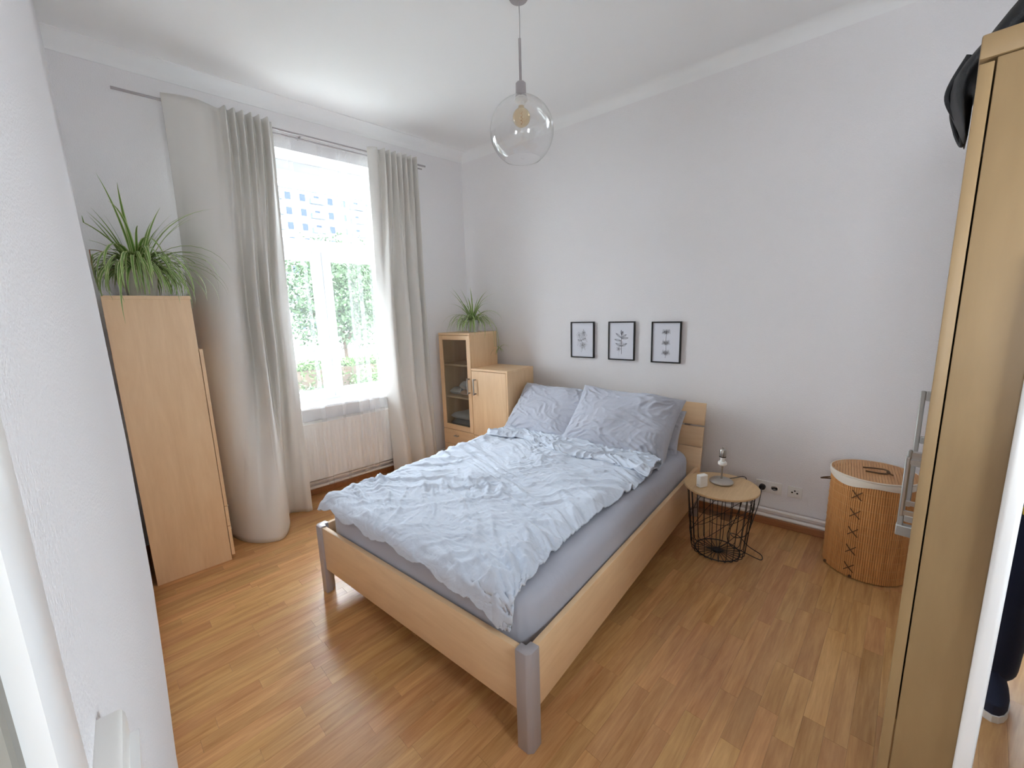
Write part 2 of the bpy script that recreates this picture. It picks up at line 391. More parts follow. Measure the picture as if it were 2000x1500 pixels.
# skirting boards
mb = MB(); wbox(mb, NU0, NU1, -.125, -.108, 0, .052, bev=.003); struct(wbuild(mb, 'baseboard_niche', MT['skirt']))
mb = MB(); wbox(mb, .02, NU0, 0, .016, 0, .052, bev=.003); wbox(mb, NU1, 2.86, 0, .016, 0, .052, bev=.003); struct(wbuild(mb, 'baseboard_window', MT['skirt']))
mb = MB(); mb.box(.02, 4.38, -.016, 0, 0, .052, 0, .003); struct(mb.build('baseboard_head', MT['skirt']))
mb = MB(); wbox(mb, 2.850, 2.868, .02, 1.985, 0, .06, bev=.003); struct(wbuild(mb, 'baseboard_back', MT['skirt']))

# ------------------------------------------------------------------ window
win = bpy.data.objects.new('window_1', None); COL.objects.link(win); win.rotation_euler = (0, 0, TH); struct(win)
WU0, WU1, WM = .845, 1.985, 1.415
n0, n1 = -.31, -.235
def wpart(name, u0, u1, z0, z1, na=n0, nb=n1, mat='pvc', bev=.006, parent=win):
    mb = MB(); wbox(mb, u0, u1, na, nb, z0, z1, bev=bev); return mb.build(name, MT[mat], parent, True)
fr = MB()
wbox(fr, NU0, WU0+.02, n0, n1-.01, .79, 2.83, bev=.004); wbox(fr, WU1-.02, NU1, n0, n1-.01, .79, 2.83, bev=.004)
wbox(fr, WU0+.02, WU1-.02, n0, n1-.01, 2.735, 2.83, bev=.004); wbox(fr, WU0+.02, WU1-.02, n0, n1-.01, .79, .845, bev=.004)
wbox(fr, WU0+.02, WU1-.02, n0, n1-.01, 2.105, 2.18, bev=.004)
fr.build('frame', MT['pvc'], win, True)
def sash(u0, u1, z0, z1, w, name='sash'):
    mb = MB(); wbox(mb, u0, u0+w, n0+.02, n1+.012, z0, z1, bev=.006); wbox(mb, u1-w, u1, n0+.02, n1+.012, z0, z1, bev=.006)
    wbox(mb, u0+w, u1-w, n0+.02, n1+.012, z0, z0+w, bev=.006); wbox(mb, u0+w, u1-w, n0+.02, n1+.012, z1-w, z1, bev=.006)
    s = mb.build(name, MT['pvc'], win, True)
    mb = MB(); wbox(mb, u0+w-.005, u1-w+.005, n0+.045, n0+.049, z0+w-.005, z1-w+.005); mb.build('pane', MT['glass'], s)
    return s
sash(WU0+.01, WM-.002, .835, 2.12, .075); s2 = sash(WM+.002, WU1-.01, .835, 2.12, .075); sash(WU0+.02, WU1-.02, 2.165, 2.75, .05)
mb = MB(); wbox(mb, WM+.02, WM+.05, n1+.012, n1+.022, 1.36, 1.43, bev=.003); mb.tube([(n1+.02, -WM-.035, 1.4), (n1+.055, -WM-.035, 1.4), (n1+.057, -WM-.035, 1.29)], .009, 8); mb.build('handle', MT['white'], s2, True)
mb = MB(); wbox(mb, NU0+.002, NU1-.002, -.235, .012, .79, .815, bev=.005); mb.build('window_sill', MT['white'], win, True)

fill_win = bpy.data.objects.new('fill_window', None); COL.objects.link(fill_win); fill_win.rotation_euler = (0, 0, TH); struct(fill_win)  # unseen window, added to bring soft fill from the right
mb = MB()
for a in ((1.85, 1.88, 1.3, 1.95), (2.24, 2.27, 1.3, 1.95), (1.88, 2.24, 1.3, 1.33), (1.88, 2.24, 1.92, 1.95)): wbox(mb, a[0], a[1], 4.40, 4.45, a[2], a[3], bev=.003)
mb.build('frame', MT['pvc'], fill_win, True)
mb = MB(); wbox(mb, 1.876, 2.244, 4.42, 4.424, 1.326, 1.924); mb.build('pane', MT['glass'], fill_win)

# ------------------------------------------------------------------ radiator and pipes
rad = thing('radiator', 'white ribbed panel radiator in the niche under the window', 'radiator', WP(1.40, -.06, 0), TH)
RL, RZ0, RZ1 = 1.0, .165, .655
mb = MB()
xs = np.linspace(-RL/2, RL/2, 27*6+1)
G = np.zeros((2, len(xs), 3))
def ribn(x): 
    t = ((x+RL/2) % .037)/.037; return .045-.007*(1 if .34 < t < .66 else 0)
pr = [(ribn(x), x) for x in xs]
for sgn, nm in ((1, 'panel'),):
    vs = []; 
    for z, inset in ((RZ0, .0), (RZ0+.02, 0), (RZ0+.035, 1), (RZ1-.05, 1), (RZ1-.035, 0), (RZ1, 0)):
        vs.append([((p[0] if inset else .045), p[1], z) for p in pr])
    mb.grid(np.array(vs)); mb.box(-.045, .043, -RL/2, RL/2, RZ0, RZ1)
mb.build('panel', MT['whitem'], rad, True)
mb = MB(); mb.box(-.05, .048, -RL/2-.002, RL/2+.002, RZ1, RZ1+.012, bev=.003); mb.build('top_grille', MT['whitem'], rad)
for k in range(26):
    mb = MB() if k == 0 else mb
    if k == 0: mb.box(.0455, .0475, -.009, .009, RZ0+.006, RZ0+.014); sl = mb.build('slot', MT['white'], rad, loc=(0, -RL/2+.03, 0))
    else: link_copy(sl, rad, (0, -RL/2+.03+k*.0376, 0))
for y in (-.3, .27): mb = MB(); mb.box(-.064, -.046, y, y+.03, .2, .6); mb.build('bracket', MT['whitem'], rad)
mb = MB(); mb.tube([(0, -RL/2-.03, .19), (0, -RL/2-.06, .19), (-.03, -RL/2-.06, .14)], .011, 8); mb.lathe([(0, 0), (.02, .0), (.022, .05), (.016, .06), (0, .06)], 14, (0, -RL/2-.06, .2)); mb.build('valve', MT['white'], rad, True)
def pipe(name, label, pts, r):
    o = MB().tube(pts, r, 12).build(name, MT['whitem'], None, True); return tag(o, label, 'pipe', 'heating pipes')
cw = lambda n, z: (n*1.0086+.0, -n, z)
def wpts(l): return [WP(*p) for p in l]
pipe('heating_pipe', 'upper white heating pipe along skirting under the radiator', wpts([(2.80, .05, .128), (2.08, .05, .128), (2.02, -.07, .128), (.82, -.07, .128), (.76, .05, .128), (.06, .05, .128)]), .012)
pipe('heating_pipe', 'lower white heating pipe along skirting under the radiator', wpts([(2.80, .055, .086), (2.08, .055, .086), (2.02, -.065, .086), (.82, -.065, .086), (.76, .055, .086), (.06, .055, .086)]), .013)
pipe('heating_pipe', 'upper white heating pipe running behind wire table and basket', [(.07, -.048, .128), (4.3, -.048, .128)], .012)
pipe('heating_pipe', 'lower white heating pipe running behind wire table and basket', [(.07, -.05, .086), (4.3, -.05, .086)], .013)

# ------------------------------------------------------------------ curtains
def spline(pts, n, smooth_=1):
    P = np.array(pts, float); d = np.r_[0, np.cumsum(np.linalg.norm(np.diff(P, axis=0), axis=1))]; d /= d[-1]
    t = np.linspace(0, 1, n)
    # Catmull-Rom through the points
    out = []
    for tt in t:
        i = min(np.searchsorted(d, tt, 'right')-1, len(P)-2); w = (tt-d[i])/(d[i+1]-d[i])
        p0 = P[max(i-1, 0)]; p1 = P[i]; p2 = P[i+1]; p3 = P[min(i+2, len(P)-1)]
        out.append(.5*((2*p1)+(-p0+p2)*w+(2*p0-5*p1+4*p2-p3)*w*w+(-p0+3*p1-3*p2+p3)*w**3))
    return np.array(out)
def curtain_sheet(top, bot, z_top, z_bot, ns=220, nv=90, power=1.3, mid=None, wob=.006, seed=0, ztopf=None):
    T = spline(top, ns); B = spline(bot, ns); Md = spline(mid, ns) if mid is not None else None
    P = np.zeros((nv, ns, 3)); s = np.linspace(0, 1, ns)
    for k in range(nv):
        v = k/(nv-1); w = v**power
        if Md is None: q = T*(1-w)+B*w
        else:
            q = T*(1-v)*(1-2*v)*1.0+Md*4*v*(1-v)+B*v*(2*v-1) if False else (T*(1-sstep(np.array(v), 0, .5))+Md*sstep(np.array(v), 0, .5) if v < .5 else Md*(1-sstep(np.array(v), .5, 1))+B*sstep(np.array(v), .5, 1))
        zb = z_bot if np.isscalar(z_bot) else np.interp(s, np.linspace(0, 1, len(z_bot)), z_bot)
        wv = wob*noise(s*9+seed, np.full(ns, v*3.0+seed))*min(1, v*4)
        P[k, :, 0] = q[:, 1]+wv; P[k, :, 1] = -q[:, 0]; P[k, :, 2] = z_top*(1-v)+zb*v
    return P
def pleats(u0, u1, n, amp, c=.1, ph=0):
    out = []
    for k in range(n*2+1):
        out.append((u0+(u1-u0)*k/(n*2), c+amp*(1 if (k+ph) % 2 else -1)))
    return out
rodz = 2.918
rod = thing('curtain_rod', 'thin grey curtain rod above the window holding all drapes', 'rod', WP(1.56, .10, rodz), TH)
MB().tube([(0, -1.065, 0), (0, 1.06, 0)], .008, 10).build('rail', MT['grey'], rod, True)
MB().tube([(-.045, -.35, -.014), (-.045, 1.05, -.014)], .006, 10).build('sheer_rail', MT['grey'], rod, True)
for y in (-.70, -.02, .90):
    mb = MB(); mb.tube([(-.098, y, 0), (0.002, y, 0)], .006, 8); mb.lathe([(0, 0), (.02, 0), (.02, .004), (0, .004)], 12, (-.1, y, 0)); mb.build('bracket', MT['grey'], rod)
# left drape: flat leading edge, bunched pleats, hem thrown forward onto the floor
topL = [(2.400, .125), (2.36, .14), (2.30, .16), (2.22, .165), (2.15, .135)]+pleats(2.10, 1.80, 6, .036, .152)+[(1.785, .118)]
midL = [(2.415, .06), (2.38, .16), (2.33, .235), (2.25, .27), (2.17, .235), (2.11, .10), (2.08, .05), (2.06, .17), (2.035, .20), (2.015, .10), (1.99, .045), (1.97, .14), (1.95, .165), (1.93, .07), (1.905, .035), (1.885, .10), (1.84, .075), (1.79, .03)]
botL = [(2.42, .06), (2.395, .20), (2.36, .32), (2.31, .41), (2.23, .49), (2.14, .50), (2.07, .38), (2.03, .25), (2.02, .17), (2.00, .12), (1.99, .11), (1.98, .115), (1.965, .125), (1.95, .14), (1.93, .155), (1.905, .175), (1.88, .20), (1.845, .20)]
cl = thing('window_drape', 'wide grey blackout drape beside tall cabinet with hem on floor', 'curtain', WP(2.1, .12, 0), 0, 'grey drapes')
def drape(parent, P):
    mb = MB(); mb.grid(P); o = mb.build('cloth', MT['curtain'], parent, 1.5)
    o.matrix_parent_inverse = Matrix.Translation(-Vector(parent.location)); o.rotation_euler = (0, 0, TH)
    md = o.modifiers.new('thick', 'SOLIDIFY'); md.thickness = .003; return o
PL = curtain_sheet(topL, botL, 2.952, [.004, .004, .003, .003, .003, .003, .004, .004, .004], mid=midL, seed=3)
drape(cl, PL)
topR = [(1.075, .12), (1.04, .15), (1.005, .16)]+pleats(.97, .61, 7, .034, .150)+[(.595, .118)]
midR = [(1.05, .03), (1.02, .10), (.98, .17), (.93, .12), (.91, .045), (.88, .09), (.83, .165), (.79, .14), (.77, .05), (.74, .09), (.69, .155), (.66, .12), (.64, .05), (.60, .11), (.575, .05)]
botR = [(1.02, .02), (.99, .10), (.95, .17), (.89, .15), (.86, .08), (.83, .12), (.78, .18), (.73, .15), (.70, .09), (.67, .12), (.64, .16), (.61, .12), (.58, .07), (.565, .09), (.55, .05)]
cr = thing('window_drape', 'narrower grey drape hanging between window and glass-front cabinet', 'curtain', WP(.8, .1, 0), 0, 'grey drapes')
drape(cr, curtain_sheet(topR, botR, 2.952, .004, ns=200, mid=midR, seed=9))
def sheer(label, u0, u1, zb, n=6, seed=0, over=None):
    t = thing('sheer_curtain', label, 'curtain', WP((u0+u1)/2, .04, 0), 0, 'sheer voile panels')
    r = random.Random(seed); topP = []; bot = []; st = (u1-u0)/n; sg = 1 if st > 0 else -1
    for k in range(n):
        j = r.uniform(-.15, .15)*st; w = r.uniform(.025, .06)*sg; jb = r.uniform(-.2, .2)*st; wb = w*r.uniform(.9, 1.6)
        a = u0+st*k; e = u0+st*(k+.85)+j; eb = u0+st*(k+.85)+jb
        topP += [(a, .028), ((a+e)/2, .036), (e, .030), (e-w, .046), (e-w*.3, .056)]
        bot += [(a, .026), ((a+eb)/2, .05), (eb, .030), (eb-wb, .05), (eb-wb*.3, .066)]
    topP.append((u1, .03)); bot.append((u1, .03))
    P = curtain_sheet(topP, bot[::1], 2.898, zb, ns=190, nv=60, power=.8, wob=.004, seed=seed)
    mb = MB(); mb.grid(P); o = mb.build('cloth', MT['sheer'], t, 1.5)
    o.matrix_parent_inverse = Matrix.Translation(-Vector(t.location)); o.rotation_euler = (0, 0, TH)
    return t
sheer('long sheer white voile panel over the middle and grey-draped side of window', 1.96, 1.23, [.11, .10, .12, .10, .13, .13], 4, 4)
sheer('shorter sheer white voile panel lifted at its hem near the narrower drape', 1.30, .90, [.13, .15, .20, .23, .235], 3, 11)

# ------------------------------------------------------------------ cabinets
def cab_box(mb, w, d, h, t=.018, back=True):     # open carcass: x 0..w, y -d..0 (front at -d)
    mb.box(0, t, -d, 0, 0, h-t); mb.box(w-t, w, -d, 0, 0, h-t)
def handle(parent, x, y, z0, z1):
    mb = MB(); mb.box(x-.006, x+.006, y-.034, y-.024, z0, z1, 0, .002)
    mb.box(x-.006, x+.006, y-.026, y, z0+.004, z0+.016); mb.box(x-.006, x+.006, y-.026, y, z1-.016, z1-.004)
    return mb.build('handle', MT['steel'], parent)
def knob_bar(parent, x, y, z):
    mb = MB(); mb.box(x-.028, x+.028, y-.026, y-.018, z-.005, z+.005, 0, .002); mb.box(x-.024, x-.014, y-.02, y, z-.004, z+.004); mb.box(x+.014, x+.024, y-.02, y, z-.004, z+.004)
    return mb.build('handle', MT['dsteel'], parent)
CYB, CYF = -.115, -.505
DEP = CYB-CYF
def panel(name, x0, x1, y0, y1, z0, z1, mat, parent, bev=.0012):
    mb = MB(); mb.box(x0, x1, y0, y1, z0, z1, 0, bev, 1); return mb.build(name, MT[mat], parent)
# tall glazed cabinet in the corner
TX0, TX1, TZ = .070, .500, 1.37
t = thing('display_cabinet', 'narrow maple cabinet with glass door in the far corner', 'cabinet', (TX0, CYB, 0))
W = TX1-TX0
D = DEP-.018
panel('side_panel', 0, .018, -D, 0, 0, TZ-.02, 'maple_z', t); panel('side_panel', W-.018, W, -D, 0, 0, TZ-.02, 'maple_z', t)
panel('top_panel', -.001, W+.001, -DEP, 0, TZ-.02, TZ, 'maple_x', t); panel('back_panel', .018, W-.018, -.006, 0, .04, TZ-.02, 'maple_z', t)
panel('plinth', .018, W-.018, -D+.02, -D+.038, 0, .06, 'maple_x', t)
for z in (.39, .72, 1.045): panel('shelf', .018, W-.018, -D+.01, -.006, z, z+.018, 'maple_x', t)
dr = bpy.data.objects.new('glass_door', None); COL.objects.link(dr); dr.parent = t
mb = MB(); y0, y1 = -DEP, -D-.002; z0, z1 = .402, TZ-.024; g = .048
for xa in (.001, W-.001-g): panel('stile', xa, xa+g, y0, y1, z0, z1, 'maple_z', dr)
for za, zb in ((z0, z0+.05), (z1-.042, z1)): panel('rail', .001+g, W-.001-g, y0, y1, za, zb, 'maple_x', dr)
mb = MB(); mb.box(.001+g-.004, W-.001-g+.004, y0+.007, y0+.011, z0+.045, z1-.038); mb.build('pane', MT['cabglass'], dr)
handle(dr, W-.028, -DEP, .79, .945)
for z0, z1 in ((.245, .397), (.062, .241)):
    d_ = panel('drawer', .001, W-.001, -DEP, -D-.002, z0, z1, 'maple_x', t); knob_bar(d_, W/2-.02, -DEP, (z0+z1)/2+.02)
# things inside
def cloth_pile(name, label, loc, sx, sy, hs, mats, cat='linen'):
    t = thing(name, label, cat, loc)
    z = 0
    for k, (h, m) in enumerate(zip(hs, mats)):
        mb = MB(); n = 18
        ux = np.linspace(-1, 1, n)
        for top in (0, 1):
            P = np.zeros((n, n, 3))
            for i, a in enumerate(ux):
                for j, b in enumerate(ux):
                    e = max(0, 1-max(abs(a), abs(b))**6)
                    P[i, j] = (a*sx/2, b*sy/2, z+h*(.5+(.5 if top else -.5)*e)+.006*math.sin(5*a+3*b+k)*top*e)
            mb.grid(P)
        mb.build('folded_cloth', m, t, True); z += h*.96
    return t
MT['linen'] = fabric('white_linen', (214, 214, 216)); MT['linenp'] = fabric('peach_linen', (222, 184, 158)); MT['lineng'] = fabric('grey_linen', (120, 124, 128))
cloth_pile('folded_towel', 'peach and white folded towels on middle shelf behind cabinet glass', (TX0+.29, CYB-.2, .7385), .2, .25, [.06, .09], [MT['linenp'], MT['linen']], 'towel')
cloth_pile('folded_towel', 'pale crumpled towel on middle shelf behind cabinet glass', (TX0+.12, CYB-.2, .7385), .16, .24, [.07], [MT['linen']], 'towel')
cloth_pile('folded_towel', 'dark grey folded linen on lowest shelf behind cabinet glass', (TX0+.2, CYB-.2, .4085), .3, .26, [.08, .07], [MT['lineng'], MT['linen']], 'towel')
# lower cabinet beside the bed
LX0, LX1, LZ = .502, .944, 1.04
t = thing('low_cabinet', 'lower maple cabinet with one solid door beside the pillows', 'cabinet', (LX0, CYB, 0))
W = LX1-LX0
panel('side_panel', 0, .018, -D, 0, 0, LZ-.02, 'maple_z', t); panel('side_panel', W-.018, W, -DEP+.001, 0, 0, LZ-.02, 'maple_z', t)
panel('top_panel', -.0005, W+.001, -DEP, 0, LZ-.02, LZ, 'maple_x', t); panel('back_panel', .018, W-.018, -.006, 0, .04, LZ-.02, 'maple_z', t)
panel('plinth', .018, W-.018, -D+.02, -D+.038, 0, .06, 'maple_x', t)
d_ = panel('door', .002, W-.019, -DEP, -D-.002, .392, LZ-.024, 'maple_z', t); handle(d_, .05, -DEP, .79, .945)
for z0, z1 in ((.235, .388), (.062, .231)):
    q = panel('drawer', .002, W-.019, -DEP, -D-.002, z0, z1, 'maple_x', t); knob_bar(q, W/2, -DEP, (z0+z1)/2+.02)
# tall cabinet at the back wall, side towards the room
t = thing('tall_cabinet', 'tall maple cabinet with bushy plant on top, seen from its side', 'cabinet', WP(2.832, .10, 0), TH+PI)
# local after rotation by pi: x runs towards -n, front (-y) faces the head wall
W, D2, H3 = .432, .372, 1.70
def lp(x): return -x
panel('side_panel', -.432, -.414, -.375, 0, .0, H3-.02, 'maple_z', t); panel('side_panel', -.018, 0, -.375, 0, 0, H3-.02, 'maple_z', t)
panel('top_panel', -.433, .001, -.378, .0, H3-.02, H3, 'maple_x', t); panel('back_panel', -.414, -.018, -.006, 0, .03, H3-.02, 'maple_z', t)
for z in (.39, .72, 1.045, 1.37): panel('shelf', -.414, -.018, -.37, -.006, z, z+.018, 'maple_x', t)
d_ = panel('door', -.431, -.001, -.396, -.378, .372, 1.385, 'maple_z', t); handle(d_, -.04, -.396, .8, .95)
for z0, z1 in ((.235, .369), (.03, .232)):
    q = panel('drawer', -.431, -.001, -.396, -.378, z0, z1, 'maple_x', t); knob_bar(q, -.216, -.396, (z0+z1)/2)
panel('plinth', -.414, -.018, -.36, -.34, 0, .03, 'maple_x', t)
# ------------------------------------------------------------------ spider plants
def leaf_mesh(base, az, el, L, droop, w, curl=0.0, nseg=11, clamp=None, dry=False):
    p = Vector(base); pts = []; ws = []
    side = Vector((-math.sin(az), math.cos(az), 0)); a = az
    for k in range(nseg+1):
        s = k/nseg; pts.append(p.copy())
        ws.append(w*(0.35+.65*min(1, s*5))*max(0.03, (1-s**2.2)))
        e = el-droop*(s**1.15); a = az+curl*s
        d = Vector((math.cos(a)*math.cos(e), math.sin(a)*math.cos(e), math.sin(e)))
        p = p+d*(L/nseg)
        if clamp: p = clamp(p)
    mb = MB(); vs = []
    for q, ww in zip(pts, ws):
        for c, lift in ((-1, .28), (-.55, .12), (0, 0), (.55, .12), (1, .28)):
            vs.append((q.x+side.x*c*ww/2, q.y+side.y*c*ww/2, q.z+lift*ww/2))
    for k in range(nseg):
        for j in range(4):
            mb.f.append((k*5+j, k*5+j+1, k*5+j+6, k*5+j+5)); mb.m.append(2 if dry else (1 if j in (0, 3) else 0))
    mb.v = vs
    return mb
LM = [MT['leaf'], MT['leafe'], MT['leafd']]
def spider(name, label, loc, n, Lr, potmat, pot_r, pot_h, seed, clamp, extra=None, wl=.017, lim=None):
    t = thing(name, label, 'plant', loc)
    mb = MB(); mb.lathe([(0, 0), (pot_r*.78, 0), (pot_r, pot_h), (pot_r*1.02, pot_h), (pot_r*1.02, pot_h-.004), (pot_r*.93, pot_h-.004), (pot_r*.9, pot_h-.02), (0, pot_h-.02)], 28); mb.build('pot', potmat, t, True)
    mb = MB(); mb.lathe([(pot_r*.905, pot_h-.024), (pot_r*.5, pot_h-.012), (0, pot_h-.01)], 24); mb.build('soil', MT['soil'], t, True)
    r = random.Random(seed)
    for k in range(n):
        az = k*2.39996+r.uniform(-.3, .3)
        f = r.random()
        el = r.uniform(.25, 1.15) if f < .84 else r.uniform(1.15, 1.5)
        L = r.uniform(*Lr)*(.75+.25*math.sin(el)) ; dr = r.uniform(1.9, 3.0) if f < .84 else r.uniform(.3, 1.6)
        if lim: L *= lim(az)
        base = (math.cos(az)*pot_r*.35, math.sin(az)*pot_r*.35, pot_h-.015)
        leaf_mesh(base, az, el, L, dr, wl*r.uniform(.7, 1.25), r.uniform(-.35, .35), clamp=clamp).build('leaf', LM, t, True)
    for e in (extra or []):
        leaf_mesh(**e, clamp=clamp).build('leaf', LM, t, True)
    return t
PLN = WP(2.655, .315, H3+.0005)
def clampL(p):     # keep clear of the cabinet top below and the drape / wall behind
    x, y = p.x+PLN[0], p.y+PLN[1]; u = x*UX+y*UY; n = x*NX+y*NY; q = p
    if 2.44 < u < 2.84 and .08 < n < .545 and p.z < .008: q = Vector((p.x, p.y, .008))
    if n < .05: q = q+Vector((NX, NY, 0))*(.05-n)
    if u > 2.84: q = q-Vector((UX, UY, 0))*(u-2.84)
    return q
def limL(az):
    d = math.cos(az)*NX+math.sin(az)*NY; e = math.cos(az)*UX+math.sin(az)*UY
    return (.62 if d < -.4 else 1)*(.62 if e > .5 else 1)
ex = [dict(base=(0, 0, .14), az=TH-.25, el=.3, L=.62, droop=2.2, w=.016), dict(base=(0, 0, .14), az=TH-.75, el=1.0, L=.5, droop=1.1, w=.016),
      dict(base=(0, 0, .14), az=TH+.1, el=.9, L=.58, droop=2.6, w=.02), dict(base=(0, 0, .14), az=TH-.1, el=.8, L=.5, droop=2.9, w=.022), dict(base=(0, 0, .14), az=TH-.5, el=.9, L=.52, droop=2.8, w=.02),
      dict(base=(0, 0, .14), az=TH-1.0, el=.8, L=.5, droop=2.1, w=.013, dry=True)]
rz_ = random.Random(77)
ex += [dict(base=(0, 0, .14), az=rz_.uniform(-1.1, .9), el=rz_.uniform(.5, 1.05), L=rz_.uniform(.30, .46), droop=rz_.uniform(2.5, 3.2), w=rz_.uniform(.018, .028)) for _ in range(30)]
spider('spider_plant', 'large bushy spider plant in cream pot on tall cabinet', PLN, 165, (.38, .60), MT['pot'], .085, .15, 5, clampL, ex, lim=limL, wl=.021)
PRN = (.365, -.31, TZ+.0005)
def clampR(p):
    x, y = p.x+PRN[0], p.y+PRN[1]; q = p
    if TX0-.01 < x < TX1+.012 and CYF-.012 < y < CYB+.01 and p.z < .008: q = Vector((p.x, p.y, .008))
    if LX0 < x < LX1+.01 and CYF-.01 < y < CYB and p.z < LZ-TZ+.008: q = Vector((p.x, p.y, LZ-TZ+.008))
    if y > -.03: q = Vector((q.x, -.03-PRN[1], q.z))
    if x*NX+y*NY < .03: q = q+Vector((NX, NY, 0))*(.03-(x*NX+y*NY))
    return q
spr = spider('spider_plant', 'smaller spider plant in grey pot on glass-front cabinet', PRN, 115, (.26, .42), MT['potg'], .058, .115, 12, clampR, wl=.015,
    lim=lambda az: .7 if math.sin(az) > .5 or math.cos(az) < -.6 else 1)
mb = MB(); rn = [(0.03, .02, .11), (.10, .08, .14), (.17, .13, .06), (.195, .145, -.05), (.20, .15, -.16)]
mb.tube(spline(rn, 18), .0022, 6); mb.build('runner', MT['leafe'], spr, True)
rq = random.Random(4)
for k in range(13):
    az = k*2.4; leaf_mesh((.20, .15, -.17), az, rq.uniform(-.2, 1.1), rq.uniform(.07, .14), 1.8, .008, clamp=clampR).build('leaf', LM, spr, True)

# ------------------------------------------------------------------ bed
XL, XR, YF, YH = .9875, 2.4875, -2.294, -.214
ZB, ZT = .146, .398
bed = thing('bed_frame', 'maple bed frame with grey corner posts and slatted headboard', 'bed', (1.7375, YF, 0))
def bl(x0, x1, y0, y1, z0, z1): return (x0-1.7375, x1-1.7375, y0-YF, y1-YF, z0, z1)
def bpanel(name, x0, x1, y0, y1, z0, z1, mat, bev=.002):
    mb = MB(); mb.box(*bl(x0, x1, y0, y1, z0, z1), 0, bev, 2); return mb.build(name, MT[mat], bed, True)
bpanel('foot_rail', XL+.052, XR-.052, YF+.012, YF+.036, ZB, ZT, 'maple_x')
bpanel('side_rail', XR-.036, XR-.012, YF+.052, YH, ZB, ZT, 'maple_y'); bpanel('side_rail', XL+.012, XL+.036, YF+.052, YH, ZB, ZT, 'maple_y')
def post(x, y, sx, sy, name='post', h=.405):
    # outer corner at (x,y); L-shaped section with chamfered outer corner
    a, c = .062, .016
    poly = [(0+c, 0), (a, 0), (a, .038), (.040, .038), (.040, .040), (.038, a), (0, a), (0, c)]
    bm = bmesh.new(); vs = [bm.verts.new((x-1.7375+sx*p[0], y-YF+sy*p[1], .0)) for p in poly]
    f = bm.faces.new(vs); ext = bmesh.ops.extrude_face_region(bm, geom=[f]); 
    for v in [g for g in ext['geom'] if isinstance(g, bmesh.types.BMVert)]: v.co.z = h
    bmesh.ops.recalc_face_normals(bm, faces=bm.faces[:]); bmesh.ops.bevel(bm, geom=bm.edges[:], offset=.0035, segments=2, affect='EDGES', profile=.5)
    mb = MB(); mb.bm(bm); o = mb.build(name, MT['grey'], bed, True); return o
post(XR, YF, -1, 1); post(XL, YF, 1, 1)
mb = MB(); mb.box(*bl(XR-.06, XR-.012, YH+.022, YH+.066, 0, .40), 0, .004); mb.build('post', MT['grey'], bed, True)
mb = MB(); mb.box(*bl(XL+.012, XL+.06, YH+.022, YH+.066, 0, .40), 0, .004); mb.build('post', MT['grey'], bed, True)
# leaning headboard
HA = math.atan2(.088, .455)
def hboard(z0, z1, x0=XL, x1=XR):
    mb = MB(); mb.box(x0-1.7375, x1-1.7375, 0, .02, z0, z1, 0, .002, 2)
    o = mb.build('headboard_slat', MT['maple_x'], bed, True); o.location = (0, YH-.004-YF, .40); o.rotation_euler = (-HA, 0, 0); return o
hboard(.305, .466); hboard(.146, .292); hboard(-.22, .143)
mb = MB()
for x in (XL+.10, XR-.14):
    mb = MB(); mb.box(x-1.7375, x+.04-1.7375, .0205, .05, -.15, .44)
    o = mb.build('headboard_support', MT['grey'], bed); o.location = (0, YH-.004-YF, .40); o.rotation_euler = (-HA, 0, 0)
for k in range(13):
    if k == 0:
        mb = MB(); mb.box(XL+.037-1.7375, XR-.037-1.7375, -.03, .03, .228, .245, 0, .003, 1); s0 = mb.build('slat', MT['maple_x'], bed); s0.location = (0, .14, 0)
    else: link_copy(s0, bed, (0, .14+k*.145, 0))
# mattress with fitted sheet
MX0, MX1, MY0, MY1, MZ0, MZ1 = 1.032, 2.440, -2.248, -.240, .246, .535
nx, ny = 64, 90
def rbox_point(a, b):     # not used for sides
    return a
mb = MB(); R_ = .055
def matt_ring(inset, z, n=240):
    pts = []; hx, hy = (MX1-MX0)/2-inset, (MY1-MY0)/2-inset; r = max(.07-inset, .004)
    per = []
    for k in range(n):
        a = 2*PI*k/n
        # superellipse-like rounded rectangle by arc param
        c, s = math.cos(a), math.sin(a)
        p = 2/ (14)
        per.append((hx*math.copysign(abs(c)**p, c), hy*math.copysign(abs(s)**p, s)))
    return [((MX0+MX1)/2+x, (MY0+MY1)/2+y, z) for x, y in per]
rings = []
for inset, z in [(.012, MZ0), (.003, MZ0+.02), (0, MZ0+.05), (0.0, MZ1-.075), (.004, MZ1-.05), (.013, MZ1-.028), (.028, MZ1-.012), (.05, MZ1-.003), (.09, MZ1)]:
    rings.append(matt_ring(inset, z))
A = np.array(rings); A[:, :, 2] += .003*noise(A[:, :, 0]*6, A[:, :, 1]*6)*(A[:, :, 2] > .45)
# slight vertical tucks along the sides
ang = np.arctan2(A[:, :, 1]-(MY0+MY1)/2, A[:, :, 0]-(MX0+MX1)/2)
tuck = .004*noise(ang*40, A[:, :, 2]*4)*((A[:, :, 2] > MZ0+.01) & (A[:, :, 2] < MZ1-.03))
dx = A[:, :, 0]-(MX0+MX1)/2; dy = A[:, :, 1]-(MY0+MY1)/2; ll = np.sqrt(dx**2+dy**2)
A[:, :, 0] += tuck*dx/ll; A[:, :, 1] += tuck*dy/ll
n = A.shape[1]; vs = A.reshape(-1, 3).tolist(); fs = []
for i in range(len(rings)-1):
    for k in range(n): fs.append((i*n+k, i*n+(k+1) % n, (i+1)*n+(k+1) % n, (i+1)*n+k))
fs.append(tuple((len(rings)-1)*n+k for k in range(n))); fs.append(tuple(range(n))[::-1])
mb.add(vs, fs); o = mb.build('mattress', MT['sheet'], None, True); tag(o, 'thick mattress in grey fitted sheet inside the maple frame', 'mattress')

